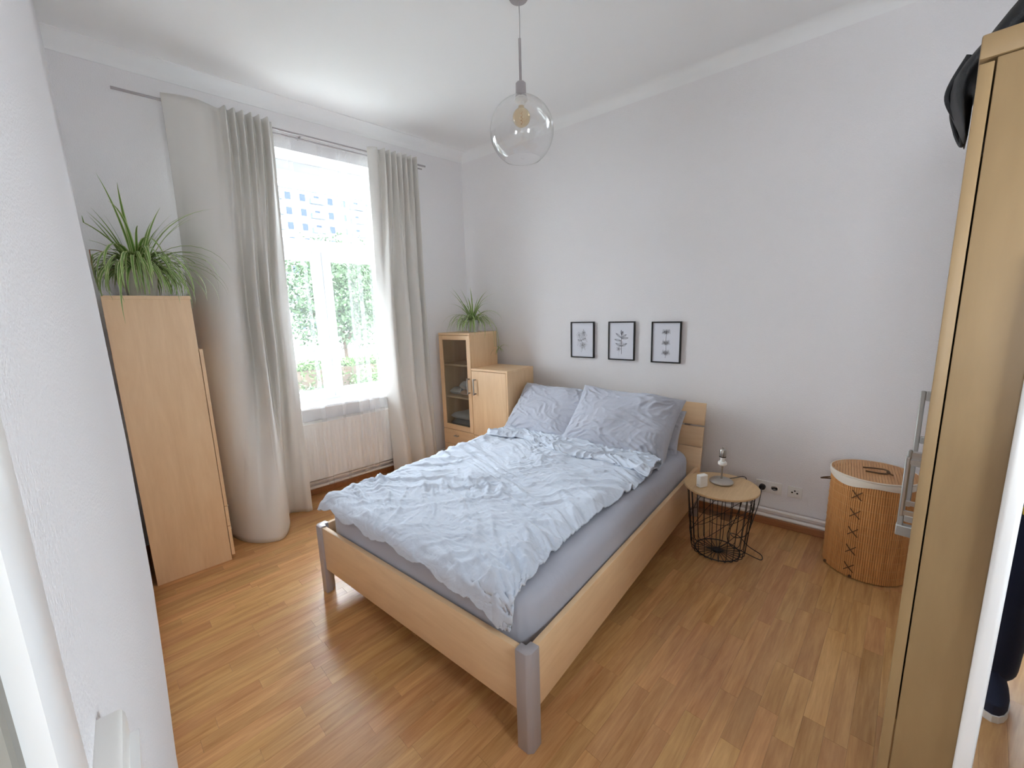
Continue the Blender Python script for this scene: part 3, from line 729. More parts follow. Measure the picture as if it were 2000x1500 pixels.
# duvet: laid flat in (X,Y), draped over the mattress edges, folded back at the head end
def duvet():
    ns, nt, nf = 300, 330, 70
    foot = spline([(.985, -2.258), (1.06, -2.28), (1.15, -2.265), (1.27, -2.29), (1.40, -2.272), (1.52, -2.30), (1.66, -2.275), (1.80, -2.295), (1.93, -2.275), (2.06, -2.30), (2.18, -2.30), (2.28, -2.335), (2.405, -2.37)], ns)
    fold = spline([(.985, -.80), (1.02, -.66), (1.12, -.575), (1.30, -.535), (1.52, -.53), (1.80, -.58), (2.02, -.63), (2.25, -.67), (2.375, -.70)], ns)
    left = spline([(.985, -2.258), (.965, -2.15), (.925, -1.9), (.89, -1.5), (.91, -1.1), (.985, -.80)], nt)
    right = spline([(2.40, -2.37), (2.405, -2.25), (2.375, -2.08), (2.345, -1.86), (2.35, -1.43), (2.375, -.95), (2.375, -.70)], nt)
    s = np.linspace(0, 1, ns)[None, :, None]; t = np.linspace(0, 1, nt)[:, None, None]
    C0, C1 = foot[None], fold[None]; D0, D1 = left[:, None], right[:, None]
    bil = (1-s)*(1-t)*foot[0]+s*(1-t)*foot[-1]+(1-s)*t*fold[0]+s*t*fold[-1]
    XY = (1-t)*C0+t*C1+(1-s)*D0+s*D1-bil
    flapedge = spline([(1.035, -.885), (1.10, -.925), (1.22, -.86), (1.34, -.80), (1.50, -.86), (1.66, -.93), (1.80, -.965), (1.93, -.935), (2.06, -.92), (2.22, -.94), (2.405, -1.03)], ns)
    tf = np.linspace(0, 1, nf)[:, None, None]
    F = (1-tf)*fold[None]+tf*flapedge[None]
    X = np.concatenate([XY[..., 0], F[1:, :, 0]], 0); Y = np.concatenate([XY[..., 1], F[1:, :, 1]], 0)
    T = np.concatenate([np.repeat(np.linspace(0, 1, nt)[:, None], ns, 1), np.repeat(1+np.linspace(0, 1, nf)[1:, None], ns, 1)], 0)
    S = np.repeat(np.linspace(0, 1, ns)[None], T.shape[0], 0)
    isf = T > 1
    # wrinkles: long creases swinging across the bed, finer crumples over them
    wx = X+.10*noise(X*1.6+3, Y*1.6)+.06*noise(X*3.5, Y*3.5+9); wy = Y+.16*noise(X*1.3+20, Y*1.3+4)+.05*noise(X*4+2, Y*4)
    d1 = wy*1.0+.35*wx; d2 = wx-.25*wy; d3 = wy*.75-.65*wx
    msk1 = .35+.65*sstep(noise(X*1.7+7, Y*1.7+1), -.3, .5); msk2 = .25+.75*sstep(noise(X*1.9+31, Y*1.9+11), -.3, .5)
    H = .021*ridge(d1*6.2, d2*1.5)*msk1+.017*ridge(d3*6.8+40, d2*1.7+5)*msk2
    H += .0085*ridge(d1*14+9, d2*3.6)*(.3+.7*msk2)+.006*ridge(d3*18, d1*5+3)*msk1
    H += .0026*ridge(d1*34+1, d2*8)+.0018*ridge(d2*30, d3*11)
    H += .014*noise(X*2.2+5, Y*2.2)+.006*noise(X*5, Y*5)
    # fan of creases towards the near right corner
    cx, cy = 2.46, -2.3; rr_ = np.hypot(X-cx, Y-cy); aa = np.arctan2(Y-cy, X-cx)
    H += .014*ridge(aa*4.2+1.1*noise(X*2, Y*2), rr_*.9)*sstep(rr_, 1.0, .25)
    # flap: puckered hem
    fl = np.clip(T-1, 0, 1)
    H = np.where(isf, H*.95+.014*ridge(S*11+1.8*noise(S*6, fl*2), fl*1.4+4)*(.25+.75*fl), H)
    H = H*1.12
    thick = .026
    Z = np.full_like(X, MZ1+thick)+H
    edge = np.minimum.reduce([S*2.6, (1-S)*2.6, T*2.6])         # metres-ish from the free edges
    Z -= (thick-.004)*(1-sstep(edge, 0, .20))
    Z = np.where(T <= 1, Z-.016*sstep(T, .90, .97)*1.0, Z)
    Zf = MZ1+thick+.028+H-.014*sstep(fl, .75, 1)+.016*np.sin(np.clip(fl*5, 0, 1)*PI/1)*0
    Z = np.where(isf, Zf, Z)
    # rounded fold
    fz = sstep(fl, 0, .10)
    lower_at_fold = Z[nt-1, :]
    Z = np.where(isf, lower_at_fold[None]*(1-fz)+Z*fz, Z)
    outw = .018*np.sin(np.clip(fl/.10, 0, 1)*PI)
    Y = Y+np.where(isf, outw, 0)
    # drape over foot and window side
    def drape_axis(P, lim, sign):
        o = np.maximum(0, (lim-P)*sign); R = .045
        a = np.minimum(o/R, PI/2*.96); dh = R*np.sin(a); dz = R*(1-np.cos(a)); more = np.maximum(0, o-R*PI/2*.96)
        return np.where(o > 0, lim-sign*(dh+more*.12), P), dz+more*.985
    X2, dz1 = drape_axis(X, MX0+.035, 1); Y2, dz2 = drape_axis(Y, MY0+.035, 1); X3, dz3 = drape_axis(X2, MX1-.02, -1)
    Z2 = Z-dz1-dz2-dz3
    ov = sstep(dz1+dz2, .02, .08)
    wv = .012*noise(S*16, T*5)*ov
    X3 = X3-np.where(dz1 > .01, np.abs(wv)+.012, 0); Y2 = Y2-np.where(dz2 > .01, np.abs(wv)+.010, 0)
    return np.stack([X3, Y2, Z2], -1), nt
DP, DNT = duvet()
def close_edge(P, t=.010):
    """thickness: underside offset and joined rim"""
    return P
mb = MB(); mb.grid(DP); o = mb.build('duvet', MT['duvet'], None, 3.2); tag(o, 'crumpled pale blue-grey duvet folded back below the pillows', 'duvet')
md = o.modifiers.new('thick', 'SOLIDIFY'); md.thickness = .007; md.offset = 1

# pillows
def pillow(name, label, w, h, th, mat, Mx, seed, group='grey pillows', sag=0.0):
    n = 90; a = np.linspace(-1, 1, n); A, B = np.meshgrid(a, a, indexing='ij')
    # soft corners that point outwards, edges drawn in between them
    ex = 1-.075*(1-A**2)**1.0*np.abs(B)**6; ey = 1-.075*(1-B**2)*np.abs(A)**6
    X = A*w/2*(1-.07*(1-np.abs(A)**.0)*0)*np.where(True, 1-.06*(1-B**2)*np.abs(A)**4, 1); Y = B*h/2*(1-.07*(1-A**2)*np.abs(B)**4)
    prof = np.clip((1-np.abs(A)**2.6)*(1-np.abs(B)**2.6), 0, 1)**.50
    out = MB()
    for sg in (1, -1):
        cr = np.zeros_like(X)
        for sx_ in (-1, 1):
            for sy_ in (-1, 1):
                rr_ = np.hypot(A-sx_, B-sy_); an = np.arctan2(B-sy_, A-sx_)
                cr += ridge(an*5+seed+3*sx_+noise(A*3+seed, B*3), rr_*1.2+sy_)*sstep(rr_, 1.25, .25)*sstep(rr_, .02, .2)
        wx = A+.3*noise(A*1.5+seed, B*1.5); wy = B+.3*noise(A*1.5+5, B*1.5+seed)
        H = .014*cr+.008*ridge(wx*2.0+wy*3.0+seed, wy*1.1-wx)+.005*ridge(wx*6-wy*4, wx+wy*3+seed)+.03*noise(A*1.1+seed, B*1.1+sg)
        Z = sg*(th/2*prof+H*np.minimum(1, prof*2.2))
        Zs = Z+sag*(A**2)*0
        out.grid(np.stack([X, Y, Zs], -1) if sg > 0 else np.stack([X, Y, Zs], -1)[::-1])
    # flange hem
    o = out.build(name, mat, None, 3.2)
    bm = bmesh.new(); bm.from_mesh(o.data); bmesh.ops.remove_doubles(bm, verts=bm.verts[:], dist=.0008); bmesh.ops.recalc_face_normals(bm, faces=bm.faces[:])
    for f in bm.faces: f.smooth = True
    bm.to_mesh(o.data); bm.free()
    o.matrix_world = Mx; return tag(o, label, 'pillow', group)
def frame_matrix(center, xdir, ydir):
    x = Vector(xdir).normalized(); y = Vector(ydir); y = (y-x*y.dot(x)).normalized(); z = x.cross(y)
    Mx = Matrix.Identity(4)
    for i in range(3): Mx[i][0], Mx[i][1], Mx[i][2], Mx[i][3] = x[i], y[i], z[i], center[i]
    return Mx
pillow('pillow', 'crumpled grey pillow leaning beside the low cabinet', .72, .52, .17, MT['pillow'], frame_matrix((1.335, -.435, .715), (1, .03, -.03), (.05, .62, .60)), 2)
pillow('pillow', 'plump grey pillow in front, leaning nearest the wire side table', .80, .56, .20, MT['pillow'], frame_matrix((1.985, -.475, .715), (1, .02, -.06), (-.02, .60, .66)), 8)
pillow('pillow', 'grey pillow mostly hidden behind the plump front pillow', .72, .40, .10, MT['pillow'], frame_matrix((2.03, -.345, .64), (1, .0, -.02), (.0, .35, .80)), 15)

# ------------------------------------------------------------------ pictures
def picture(x0, x1, z0, z1, label, kind):
    t = thing('picture_frame', label, 'picture', ((x0+x1)/2, 0, z0), 0, 'three framed botanical prints')
    w, h = x1-x0, z1-z0; b = .010
    mb = MB(); y0, y1 = -.022, -.001
    mb.box(-w/2, w/2, y0, y1, 0, b, 0, .001, 1); mb.box(-w/2, w/2, y0, y1, h-b, h, 0, .001, 1); mb.box(-w/2, -w/2+b, y0, y1, b, h-b, 0, .001, 1); mb.box(w/2-b, w/2, y0, y1, b, h-b, 0, .001, 1)
    mb.build('frame', MT['black'], t)
    mb = MB(); mb.box(-w/2+b, w/2-b, -.014, -.003, b, h-b); mb.build('print', MT['paper'], t)
    dk = MB(); lt = MB()
    def line(m, pts, r=.0009):
        pts = spline([(p[0]*w, p[1]*h) for p in pts], max(6, 5*len(pts))); vs = []; fs = []
        for i, p in enumerate(pts):
            q0 = pts[max(i-1, 0)]; q1 = pts[min(i+1, len(pts)-1)]; d = q1-q0; l = np.hypot(*d)+1e-9; nx_, nz_ = -d[1]/l*r, d[0]/l*r
            vs += [(p[0]+nx_, -.0146, p[1]+nz_), (p[0]-nx_, -.0146, p[1]-nz_)]
        for i in range(len(pts)-1): fs.append((2*i, 2*i+1, 2*i+3, 2*i+2))
        m.add(vs, fs)
    def pleaf(m, x, y, a, L, wd, fill=True):
        c, s = math.cos(a), math.sin(a); pts = []
        def P(t, k): return (x+(c*t*L-s*k)*1.35, y+(s*t*L+c*k))
        up_ = [P(t, wd*math.sin(PI*t)) for t in (0, .25, .5, .75, 1)]; dn = [P(t, -wd*math.sin(PI*t)) for t in (0, .25, .5, .75, 1)]
        line(m, up_, .0006); line(m, dn, .0006); line(m, [P(0, 0), P(.5, .1*wd), P(1, 0)], .0006)
        if fill:
            for k in (-.5, -.25, .25, .5): line(m, [P(.1, k*wd*.3), P(.5, k*wd), P(.9, k*wd*.3)], .0005)
    def flower(m, x, y, r, n=5, ph=0):
        for k in range(n): pleaf(m, x, y, ph+2*PI*k/n, r, r*.38, False)
    if kind == 0:
        line(dk, [(.13, .22), (.05, .34), (-.02, .45), (.0, .6), (.05, .80)], .0009); line(dk, [(-.02, .45), (-.12, .58), (-.16, .66)])
        flower(lt, .07, .63, .10); flower(lt, -.14, .63, .09, 5, .5); flower(dk, .06, .70, .06, 5, .2); flower(dk, .0, .35, .09, 6, .3); flower(lt, .1, .37, .07)
        pleaf(dk, -.02, .47, 2.9, .14, .04); pleaf(dk, .0, .5, .4, .12, .035); pleaf(lt, .12, .56, -1.1, .14, .02, False); pleaf(lt, -.13, .5, -1.9, .18, .03, False); pleaf(lt, .02, .3, -1.9, .16, .02, False)
    elif kind == 1:
        line(dk, [(.01, .16), (.0, .35), (.0, .55), (.02, .74)], .0016)
        for y, a, L in ((.58, .55, .17), (.58, 2.5, .20), (.64, 1.15, .12), (.56, .1, .2), (.50, 2.95, .20), (.36, .45, .18), (.36, 2.7, .18), (.66, 1.6, .12)): pleaf(dk, .0, y, a, L, .032)
        flower(dk, -.1, .29, .06, 5); flower(lt, .0, .44, .06, 6)
    else:
        line(dk, [(-.01, .12), (.01, .3), (.0, .55), (.01, .78)], .0012)
        for y in (.26, .50, .76):
            for sx_, a in ((-.055, 2.2), (.06, .9), (-.07, 3.6), (.07, 5.8), (0, 1.6)): flower(lt, sx_, y+.02*math.sin(a*3), .06, 4, a)
            pleaf(dk, .0, y-.05, .9, .08, .02, False); pleaf(dk, .0, y-.05, 2.3, .08, .02, False)
    for m_, k_ in ((lt, 'inkl'), (dk, 'ink')): o = m_.build('drawing', MT[k_], t); o['kind'] = 'stuff'
picture(1.300, 1.532, 1.131, 1.447, 'leftmost black-framed print with a loose sprig of blossoms', 0)
picture(1.666, 1.897, 1.126, 1.446, 'middle black-framed print with a broad-leaved stem', 1)
picture(2.034, 2.261, 1.121, 1.441, 'rightmost black-framed print with three tiers of flowers', 2)

# ------------------------------------------------------------------ pendant lamp
PX, PY = 1.782, -1.32
t = thing('pendant_lamp', 'clear glass globe pendant lamp hanging over the bed', 'lamp', (PX, PY, 2.312))
zc_ = ZC-2.312
MB().lathe([(0, zc_), (.055, zc_), (.055, zc_-.012), (.045, zc_-.028), (.012, zc_-.034), (0, zc_-.034)], 28).build('canopy', MT['grey'], t, True)
MB().tube(spline([(0, 0, zc_-.03), (.003, 0, .74), (.001, .002, .68), (0, 0, .61)], 14), .0026, 8).build('cable', plain('grey_cable', (190, 188, 188), .5), t, True)
MB().tube([(0, 0, .628), (0, 0, .418)], .0070, 12).build('stem', MT['grey'], t, True)
MB().lathe([(0, .425), (.02, .425), (.027, .418), (.028, .375), (.030, .352), (.0, .352)], 24).build('socket', MT['grey'], t, True)
MB().lathe([(.0, .352), (.03, .352), (.033, .343), (.033, .335), (.018, .33), (.018, .31), (.0, .31)], 24).build('collar', MT['plastic'], t, True)
gr = .170; gc = .187; prof = []
for k in range(33):
    a = PI*.055+(PI*.80-PI*.055)*k/32; prof.append((gr*math.sin(a), gc+gr*math.cos(a)))
lo = prof[-1]; prof.append((lo[0]-.003, lo[1]-.002)); prof.append((lo[0]-.005, lo[1]+.001))
MB().lathe(prof, 64).build('globe', MT['globe'], t, True)
MB().lathe([(.013, .312), (.016, .302)]+[(.047*math.sin(a_), .255+.047*math.cos(a_)) for a_ in np.linspace(.42, PI, 16)], 32).build('bulb', MT['amber'], t, True)
mb = MB(); mb.tube([(.006*math.cos(k*1.3), .006*math.sin(k*1.3), .285-.0035*k) for k in range(20)], .001, 5); mb.build('filament', plain('filament', (196, 140, 80), .4, metal=.6), t, True)

# ------------------------------------------------------------------ wire side table and the things on it
SX, SY, SZ = 2.70, -.575, .450
t = thing('side_table', 'black wire basket table with round oak top beside the bed', 'table', (SX, SY, 0))
mb = MB(); mb.lathe([(0, .436), (.208, .436), (.212, .440), (.212, .447), (.209, .45), (0, .45)], 64); mb.build('table_top', MT['oak_top'], t, .4)
Rt, Rb = .190, .150
MB().tube([(Rt*math.cos(a), Rt*math.sin(a), .430) for a in np.linspace(0, 2*PI, 48, endpoint=False)], .0035, 6, closed=True).build('top_ring', MT['blackm'], t, True)
MB().tube([(.128*math.cos(a), .128*math.sin(a), .012) for a in np.linspace(0, 2*PI, 48, endpoint=False)], .0035, 6, closed=True).build('base_ring', MT['blackm'], t, True)
nw = 24
mb = MB(); 
pth = [(Rt, 0, .432), (Rt-.016, 0, .25), (Rb+.006, 0, .05), (Rb+.002, 0, .022), (Rb-.012, 0, .010), (.128, 0, .008), (.03, 0, .012)]
mb.tube(pth, .0021, 6); w0 = mb.build('wire', MT['blackm'], t, True)
for k in range(1, nw): link_copy(w0, t, rot=(0, 0, 2*PI*k/nw))
for ph, sg in ((0, 1), (2.1, 1), (4.2, 1)):
    mb = MB(); pts = []
    for k in range(60):
        f = k/59; a = ph+f*2*PI*1.0; z = .23+.13*math.sin(2*PI*f*1.5+ph); r = Rb+.004+(Rt-Rb)*z/.43; pts.append((r*math.cos(a), r*math.sin(a), z))
    mb.tube(pts, .0018, 5); mb.build('cross_wire', MT['blackm'], t, True)
MB().lathe([(0, .004), (.028, .004), (.03, .010), (.028, .016), (0, .016)], 20).build('hub', MT['blackm'], t, True)
t = thing('table_lamp', 'shadeless brushed steel table lamp with bare bulb socket', 'lamp', (2.693, -.535, SZ+.0005))
MB().lathe([(0, 0), (.062, 0), (.068, .006), (.068, .012), (.060, .020), (.02, .026), (0, .027)], 40).build('base', MT['dsteel'], t, True)
MB().tube([(0, 0, .024), (.002, 0, .15)], .0055, 12).build('stem', MT['steel'], t, True)
MB().lathe([(0, .112), (.014, .112), (.025, .122), (.025, .134), (.022, .138), (.013, .139), (.013, .15), (0, .15)], 28).build('shade_ring', MT['plastic'], t, True)
MB().lathe([(0, .15), (.012, .15), (.013, .165), (.0165, .166), (.0165, .170), (.0165, .171), (0, .171)], 24).build('socket', MT['whitem'], t, True)
MB().lathe([(0, .168), (.0195, .168), (.0195, .172), (0.0185, .174), (0, .174)], 24).build('socket_rim', MT['black'], t, True)
MB().lathe([(0, .173), (.0185, .173), (.0185, .213), (.016, .217), (.004, .218), (.004, .232), (0, .232)], 28).build('socket_sleeve', MT['steel'], t, True)
t = thing('plug_adapter', 'small white plastic box standing on round oak table top', 'adapter', (2.612, -.665, SZ+.0005), -.55)
mb = MB(); mb.box(-.018, .018, -.030, .030, 0, .078, 0, .006, 3); mb.build('housing', MT['plastic'], t, True)
mb = MB(); mb.box(-.010, .010, -.0306, -.029, .016, .018); mb.build('vent', MT['grey'], t)
cordp = [(2.70, -.49, .4565), (2.74, -.44, .458), (2.80, -.345, .44), (2.79, -.33, .30), (2.765, -.42, .17), (2.74, -.50, .10), (2.77, -.56, .06), (2.83, -.57, .05), (2.905, -.535, .012), (2.94, -.535, .010), (2.93, -.475, .008), (2.86, -.49, .05), (2.80, -.47, .09), (2.76, -.52, .12), (2.80, -.58, .13), (2.85, -.52, .14), (2.868, -.44, .21), (2.872, -.27, .255), (2.862, -.10, .275), (2.858, -.040, .279)]
o = MB().tube(spline(cordp, 130), .0026, 6).build('power_cord', MT['black'], None, True); tag(o, 'black lamp cord looping through wire table to the socket', 'cord')
# ------------------------------------------------------------------ wall sockets
def plate(mb, x, z, w=.082, h=.082): mb.box(x-w/2, x+w/2, -.010, -.0005, z-h/2, z+h/2, 0, .003, 2)
t = thing('wall_socket', 'double white wall socket with black plug in one outlet', 'socket', (2.893, 0, .277))
mb = MB(); plate(mb, 0, 0, .155, .084); mb.build('plate', MT['plastic'], t, True)
for x in (-.036, .036):
    mb = MB(); mb.lathe([(.0215, -.001), (.0215, .0035), (.0195, .0035), (.0192, -.0005), (0, -.0005)], 28); o = mb.build('outlet', MT['plastic'], t, True); o.location = (x, -.0105, 0); o.rotation_euler = (PI/2, 0, 0)
    mb = MB(); mb.lathe([(0, 0), (.0028, 0), (.0028, .0008), (0, .0008)], 10, (-.0095, 0, .0003)); mb.lathe([(0, 0), (.0028, 0), (.0028, .0008), (0, .0008)], 10, (.0095, 0, .0003));
    q = mb.build('contact_hole', MT['dark'], o)
mb = MB(); mb.lathe([(0, 0), (.0205, 0), (.0205, .020), (.018, .027), (0, .030)], 28); o = mb.build('plug', MT['black'], t, True); o.location = (-.036, -.011, 0); o.rotation_euler = (PI/2, 0, 0)
t = thing('antenna_socket', 'square white aerial socket with three holes beside double socket', 'socket', (3.046, 0, .277))
mb = MB(); plate(mb, 0, 0, .082, .080); mb.build('plate', MT['plastic'], t, True)
mb = MB(); mb.box(-.026, .026, -.0125, -.0095, -.024, .024, 0, .002, 1); cp = mb.build('cover', MT['plastic'], t, True)
for x, z, r in ((-.0145, -.001, .0055), (.0145, -.003, .0055), (0, .012, .005)):
    mb = MB(); mb.lathe([(0, 0), (r, 0), (r, .0008), (0, .0008)], 14); o = mb.build('hole', MT['dark'], cp); o.location = (x, -.0126, z); o.rotation_euler = (PI/2, 0, 0)

# ------------------------------------------------------------------ laundry basket
MT['bamboo'] = wood('bamboo', (186, 126, 70), (222, 164, 102), 2, 2.2, rough=.5, stretch=9, contrast=.9)
MT['bamboo2'] = wood('bamboo_lid', (180, 126, 78), (208, 156, 104), 1, 2.2, rough=.5, stretch=9, contrast=.9)
MT['rope'] = plain('brown_rope', (96, 70, 46), .9, bump=.5, bscale=500)
MT['liner'] = fabric('cotton_liner', (222, 212, 198), bump=.2)
MT['thread'] = plain('pale_thread', (206, 164, 112), .8)
BX, BY, BH, BR = 3.418, -.245, .585, .192
t = thing('laundry_basket', 'round bamboo laundry basket with lid and rope lacing', 'basket', (BX, BY, 0))
mb = MB(); nsl = 118
for k in range(nsl):
    a0 = 2*PI*(k+.06)/nsl; a1 = 2*PI*(k+.94)/nsl; rb = BR-.004+.0012*rng.random()
    q = [(rb, a0), (rb+.0022, a0+(a1-a0)*.25), (rb+.0022, a0+(a1-a0)*.75), (rb, a1)]
    vs = [(r*math.cos(a), r*math.sin(a), z) for z in (.006, BH-.012) for r, a in q]
    mb.add(vs, [(0, 1, 5, 4), (1, 2, 6, 5), (2, 3, 7, 6)])
o = mb.build('slat_wall', MT['bamboo'], t); o['kind'] = 'stuff'
mb = MB(); mb.lathe([(BR-.006, .004), (BR-.006, BH-.012)], 64); mb.lathe([(0, .004), (BR-.004, .004)], 48); mb.build('body_lining', plain('basket_inside', (120, 78, 44), .8), t)
mb = MB()
for z in np.arange(.05, BH-.05, .047):
    mb.tube([((BR+.0002)*math.cos(a), (BR+.0002)*math.sin(a), z+.004*math.sin(a)) for a in np.linspace(0, 2*PI, 72, endpoint=False)], .0009, 4, closed=True)
mb.build('stitching', MT['thread'], t)
mb = MB(); pr_ = [(BR-.010, BH-.03), (BR+.003, BH-.032), (BR+.006, BH-.018), (BR+.005, BH-.004), (BR-.002, BH+.002), (BR-.012, BH)]
P = np.zeros((len(pr_), 97, 3))
for i, (r, z) in enumerate(pr_):
    for k in range(97):
        a = 2*PI*k/96; P[i, k] = (r*math.cos(a)*(1+.006*math.sin(9*a)), r*math.sin(a)*(1+.006*math.sin(9*a)), z+(-.012*math.exp(-((a-4.0)/.5)**2)-.004*math.sin(5*a) if i in (0, 1) else 0))
mb.grid(P); mb.build('liner_rim', MT['liner'], t, True)
mb = MB(); nl = 30
for k in range(nl):
    x0 = -BR+2*BR*k/nl; x1 = -BR+2*BR*(k+1)/nl; xm = (x0+x1)/2; hy = math.sqrt(max(1e-6, (BR+.002)**2-xm*xm)); z = BH+.003
    a, b = x0+.0006, x1-.0006; h0 = math.sqrt(max(1e-6, (BR+.002)**2-a*a)); h1 = math.sqrt(max(1e-6, (BR+.002)**2-b*b))
    mb.add([(a, -h0, z), (b, -h1, z), (b, h1, z), (a, h0, z), (a, -h0, z+.005), (b, -h1, z+.005), (b, h1, z+.005), (a, h0, z+.005)], [(4, 5, 6, 7), (0, 1, 5, 4), (1, 2, 6, 5), (2, 3, 7, 6), (3, 0, 4, 7), (3, 2, 1, 0)])
lid = mb.build('lid', MT['bamboo2'], t)
mb = MB(); mb.tube([((BR+.003)*math.cos(a), (BR+.003)*math.sin(a), BH+.006) for a in np.linspace(0, 2*PI, 64, endpoint=False)], .0038, 6, closed=True); mb.build('lid_binding', MT['liner'], lid, True)
mb = MB(); mb.tube(spline([(-.05, .03, BH+.012), (.01, .035, BH+.016), (.05, .01, BH+.022), (.06, -.025, BH+.018), (.03, -.035, BH+.013), (-.04, -.03, BH+.012)], 40), .0042, 7); mb.tube(spline([(.05, -.012, BH+.02), (.068, -.03, BH+.015), (.075, -.035, BH+.013)], 10), .004, 7); mb.build('lid_handle', MT['rope'], lid, True)
# lacing: five crosses climbing the seam on the side facing the room
ac = math.atan2(-.86, -.34)
for k in range(5):
    z = .065+k*.108
    for sg in (1, -1):
        pts = []
        for f in np.linspace(-1, 1, 7):
            a = ac+sg*f*.115; r = BR+.0028+.0015*(1-f*f)*(1 if sg > 0 else 2); pts.append((r*math.cos(a), r*math.sin(a), z+f*.024))
        MB().tube(pts, .0024, 6).build('lacing', MT['rope'], t, True)
for a in (PI+.10, -.2):
    c, s = math.cos(a), math.sin(a); pts = [(BR, -.02, BH-.07), (BR+.03, -.012, BH-.075), (BR+.045, 0, BH-.078), (BR+.03, .012, BH-.072), (BR, .02, BH-.066)]
    MB().tube(spline([(c*p[0]-s*p[1], s*p[0]+c*p[1], p[2]) for p in pts], 20), .004, 7).build('side_handle', MT['rope'], t, True)
for a in (ac-.75, ac+.05):
    MB().lathe([(0, -.004), (.007, 0), (.008, .006), (.004, .012), (0, .013)], 10, ((BR+.004)*math.cos(a), (BR+.004)*math.sin(a), .01)).build('knot', MT['rope'], t, True)

# ------------------------------------------------------------------ wardrobe, bag, mirror, folding chair
WD_U1, WD_U0, WH = 1.60, .86, 2.0
t = thing('wardrobe', 'tall maple wardrobe whose side panel cuts the right edge', 'wardrobe', WP(WD_U1, 3.61, 0), TH)
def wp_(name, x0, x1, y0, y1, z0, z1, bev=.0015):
    mb = MB(); mb.box(x0, x1, y0, y1, z0, z1, 0, bev, 2); return mb.build(name, MT['ward_shaded'], t, True)
LW = WD_U1-WD_U0
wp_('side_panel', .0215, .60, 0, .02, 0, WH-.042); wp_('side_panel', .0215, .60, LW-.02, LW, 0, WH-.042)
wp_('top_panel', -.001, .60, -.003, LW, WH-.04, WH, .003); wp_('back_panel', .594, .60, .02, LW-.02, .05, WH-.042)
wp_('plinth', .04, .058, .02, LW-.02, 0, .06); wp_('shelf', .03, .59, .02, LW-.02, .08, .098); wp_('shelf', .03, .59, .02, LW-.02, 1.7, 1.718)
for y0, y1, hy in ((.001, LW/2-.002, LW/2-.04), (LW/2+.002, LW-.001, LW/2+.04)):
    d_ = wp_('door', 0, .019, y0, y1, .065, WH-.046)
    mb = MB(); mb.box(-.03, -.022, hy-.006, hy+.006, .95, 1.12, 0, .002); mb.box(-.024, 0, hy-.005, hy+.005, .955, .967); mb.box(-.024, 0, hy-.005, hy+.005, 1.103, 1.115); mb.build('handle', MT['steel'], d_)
# black bag slumped over the front edge of the wardrobe top
t = thing('travel_bag', 'black nylon bag slumped over the edge of the wardrobe top', 'bag', WP(1.24, 3.70, WH), TH)
def blob(sections, seg=28, power=2.6):
    vs = []; fs = []
    for (cx, cy, cz, rx, ry, rz_tilt) in sections:
        for k in range(seg):
            a = 2*PI*k/seg; c, s = math.cos(a), math.sin(a)
            vs.append((cx+rx*math.copysign(abs(c)**(2/power), c)*math.cos(rz_tilt), cy+ry*math.copysign(abs(s)**(2/power), s), cz+rx*math.copysign(abs(c)**(2/power), c)*math.sin(rz_tilt)))
    return vs
mb = MB()
prof = []
# sausage of cross sections sweeping from the top of the wardrobe, over the edge and down the front
path = [(.30, .03), (.20, .12), (.08, .15), (-.01, .13), (-.065, .085), (-.105, .045), (-.112, .005), (-.105, -.04), (-.098, -.085)]
rad_ = [.01, .14, .19, .17, .13, .075, .05, .034, .004]
pts = spline(path, 30); rs = np.interp(np.linspace(0, 1, 30), np.linspace(0, 1, len(rad_)), rad_)
seg = 30; vs = []
for i, (p, r) in enumerate(zip(pts, rs)):
    d = pts[min(i+1, 29)]-pts[max(i-1, 0)]; d = d/np.linalg.norm(d); nx_, nz_ = -d[1], d[0]
    for k in range(seg):
        a = 2*PI*k/seg; e = r*(1+.10*noise(np.array(a*1.7), np.array(i*.25)))
        hz = p[1]+nz_*math.cos(a)*e*.55
        hx = p[0]+nx_*math.cos(a)*e*.55
        if hz < .004 and hx > -.094:
            if hx < -.05: hx = -.094
            else: hz = .004
        vs.append((hx, math.sin(a)*(.07+.9*r)*1.0, hz))
fs = [(i*seg+k, i*seg+(k+1) % seg, (i+1)*seg+(k+1) % seg, (i+1)*seg+k) for i in range(29) for k in range(seg)]
mb.add(vs, fs+[tuple(range(seg))[::-1], tuple(29*seg+k for k in range(seg))]); mb.build('bag_body', MT['bag'], t, 2.5)
mb = MB(); mb.tube(spline([(-.09, .10, .10), (-.128, .09, .03), (-.118, .06, -.04), (-.102, .03, -.085), (-.108, .0, -.05), (-.138, -.03, .02), (-.11, -.05, .09)], 50), .005, 8); mb.build('strap', MT['bag'], t, True)
mb = MB(); mb.tube([(-.108+.016*math.cos(a)*.3, .03+.016*math.cos(a), -.03+.022*math.sin(a)) for a in np.linspace(0, 2*PI, 20, endpoint=False)], .003, 6, closed=True); mb.build('buckle', MT['dsteel'], t, True)
# mirror leaning on the wardrobe side
t = thing('framed_mirror', 'white-framed mirror on the side of the wardrobe', 'mirror', WP(1.6005, 3.724, 0.0), TH)
MW, MH, fw_ = .46, 1.62, .026
def mfr(name, x0, x1, z0, z1):
    mb = MB(); mb.box(x0, x1, -.022, -.001, z0, z1, 0, .008, 4); return mb.build(name, MT['white'], t, True)
mfr('frame_side', 0, fw_, .002, MH); mfr('frame_side', MW-fw_, MW, .002, MH); mfr('frame_rail', fw_-.004, MW-fw_+.004, .002, .002+fw_); mfr('frame_rail', fw_-.004, MW-fw_+.004, MH-fw_, MH)
mb = MB(); mb.box(fw_-.006, MW-fw_+.006, -.010, -.004, .02, MH-.02); mb.build('mirror_glass', MT['mirror'], t)
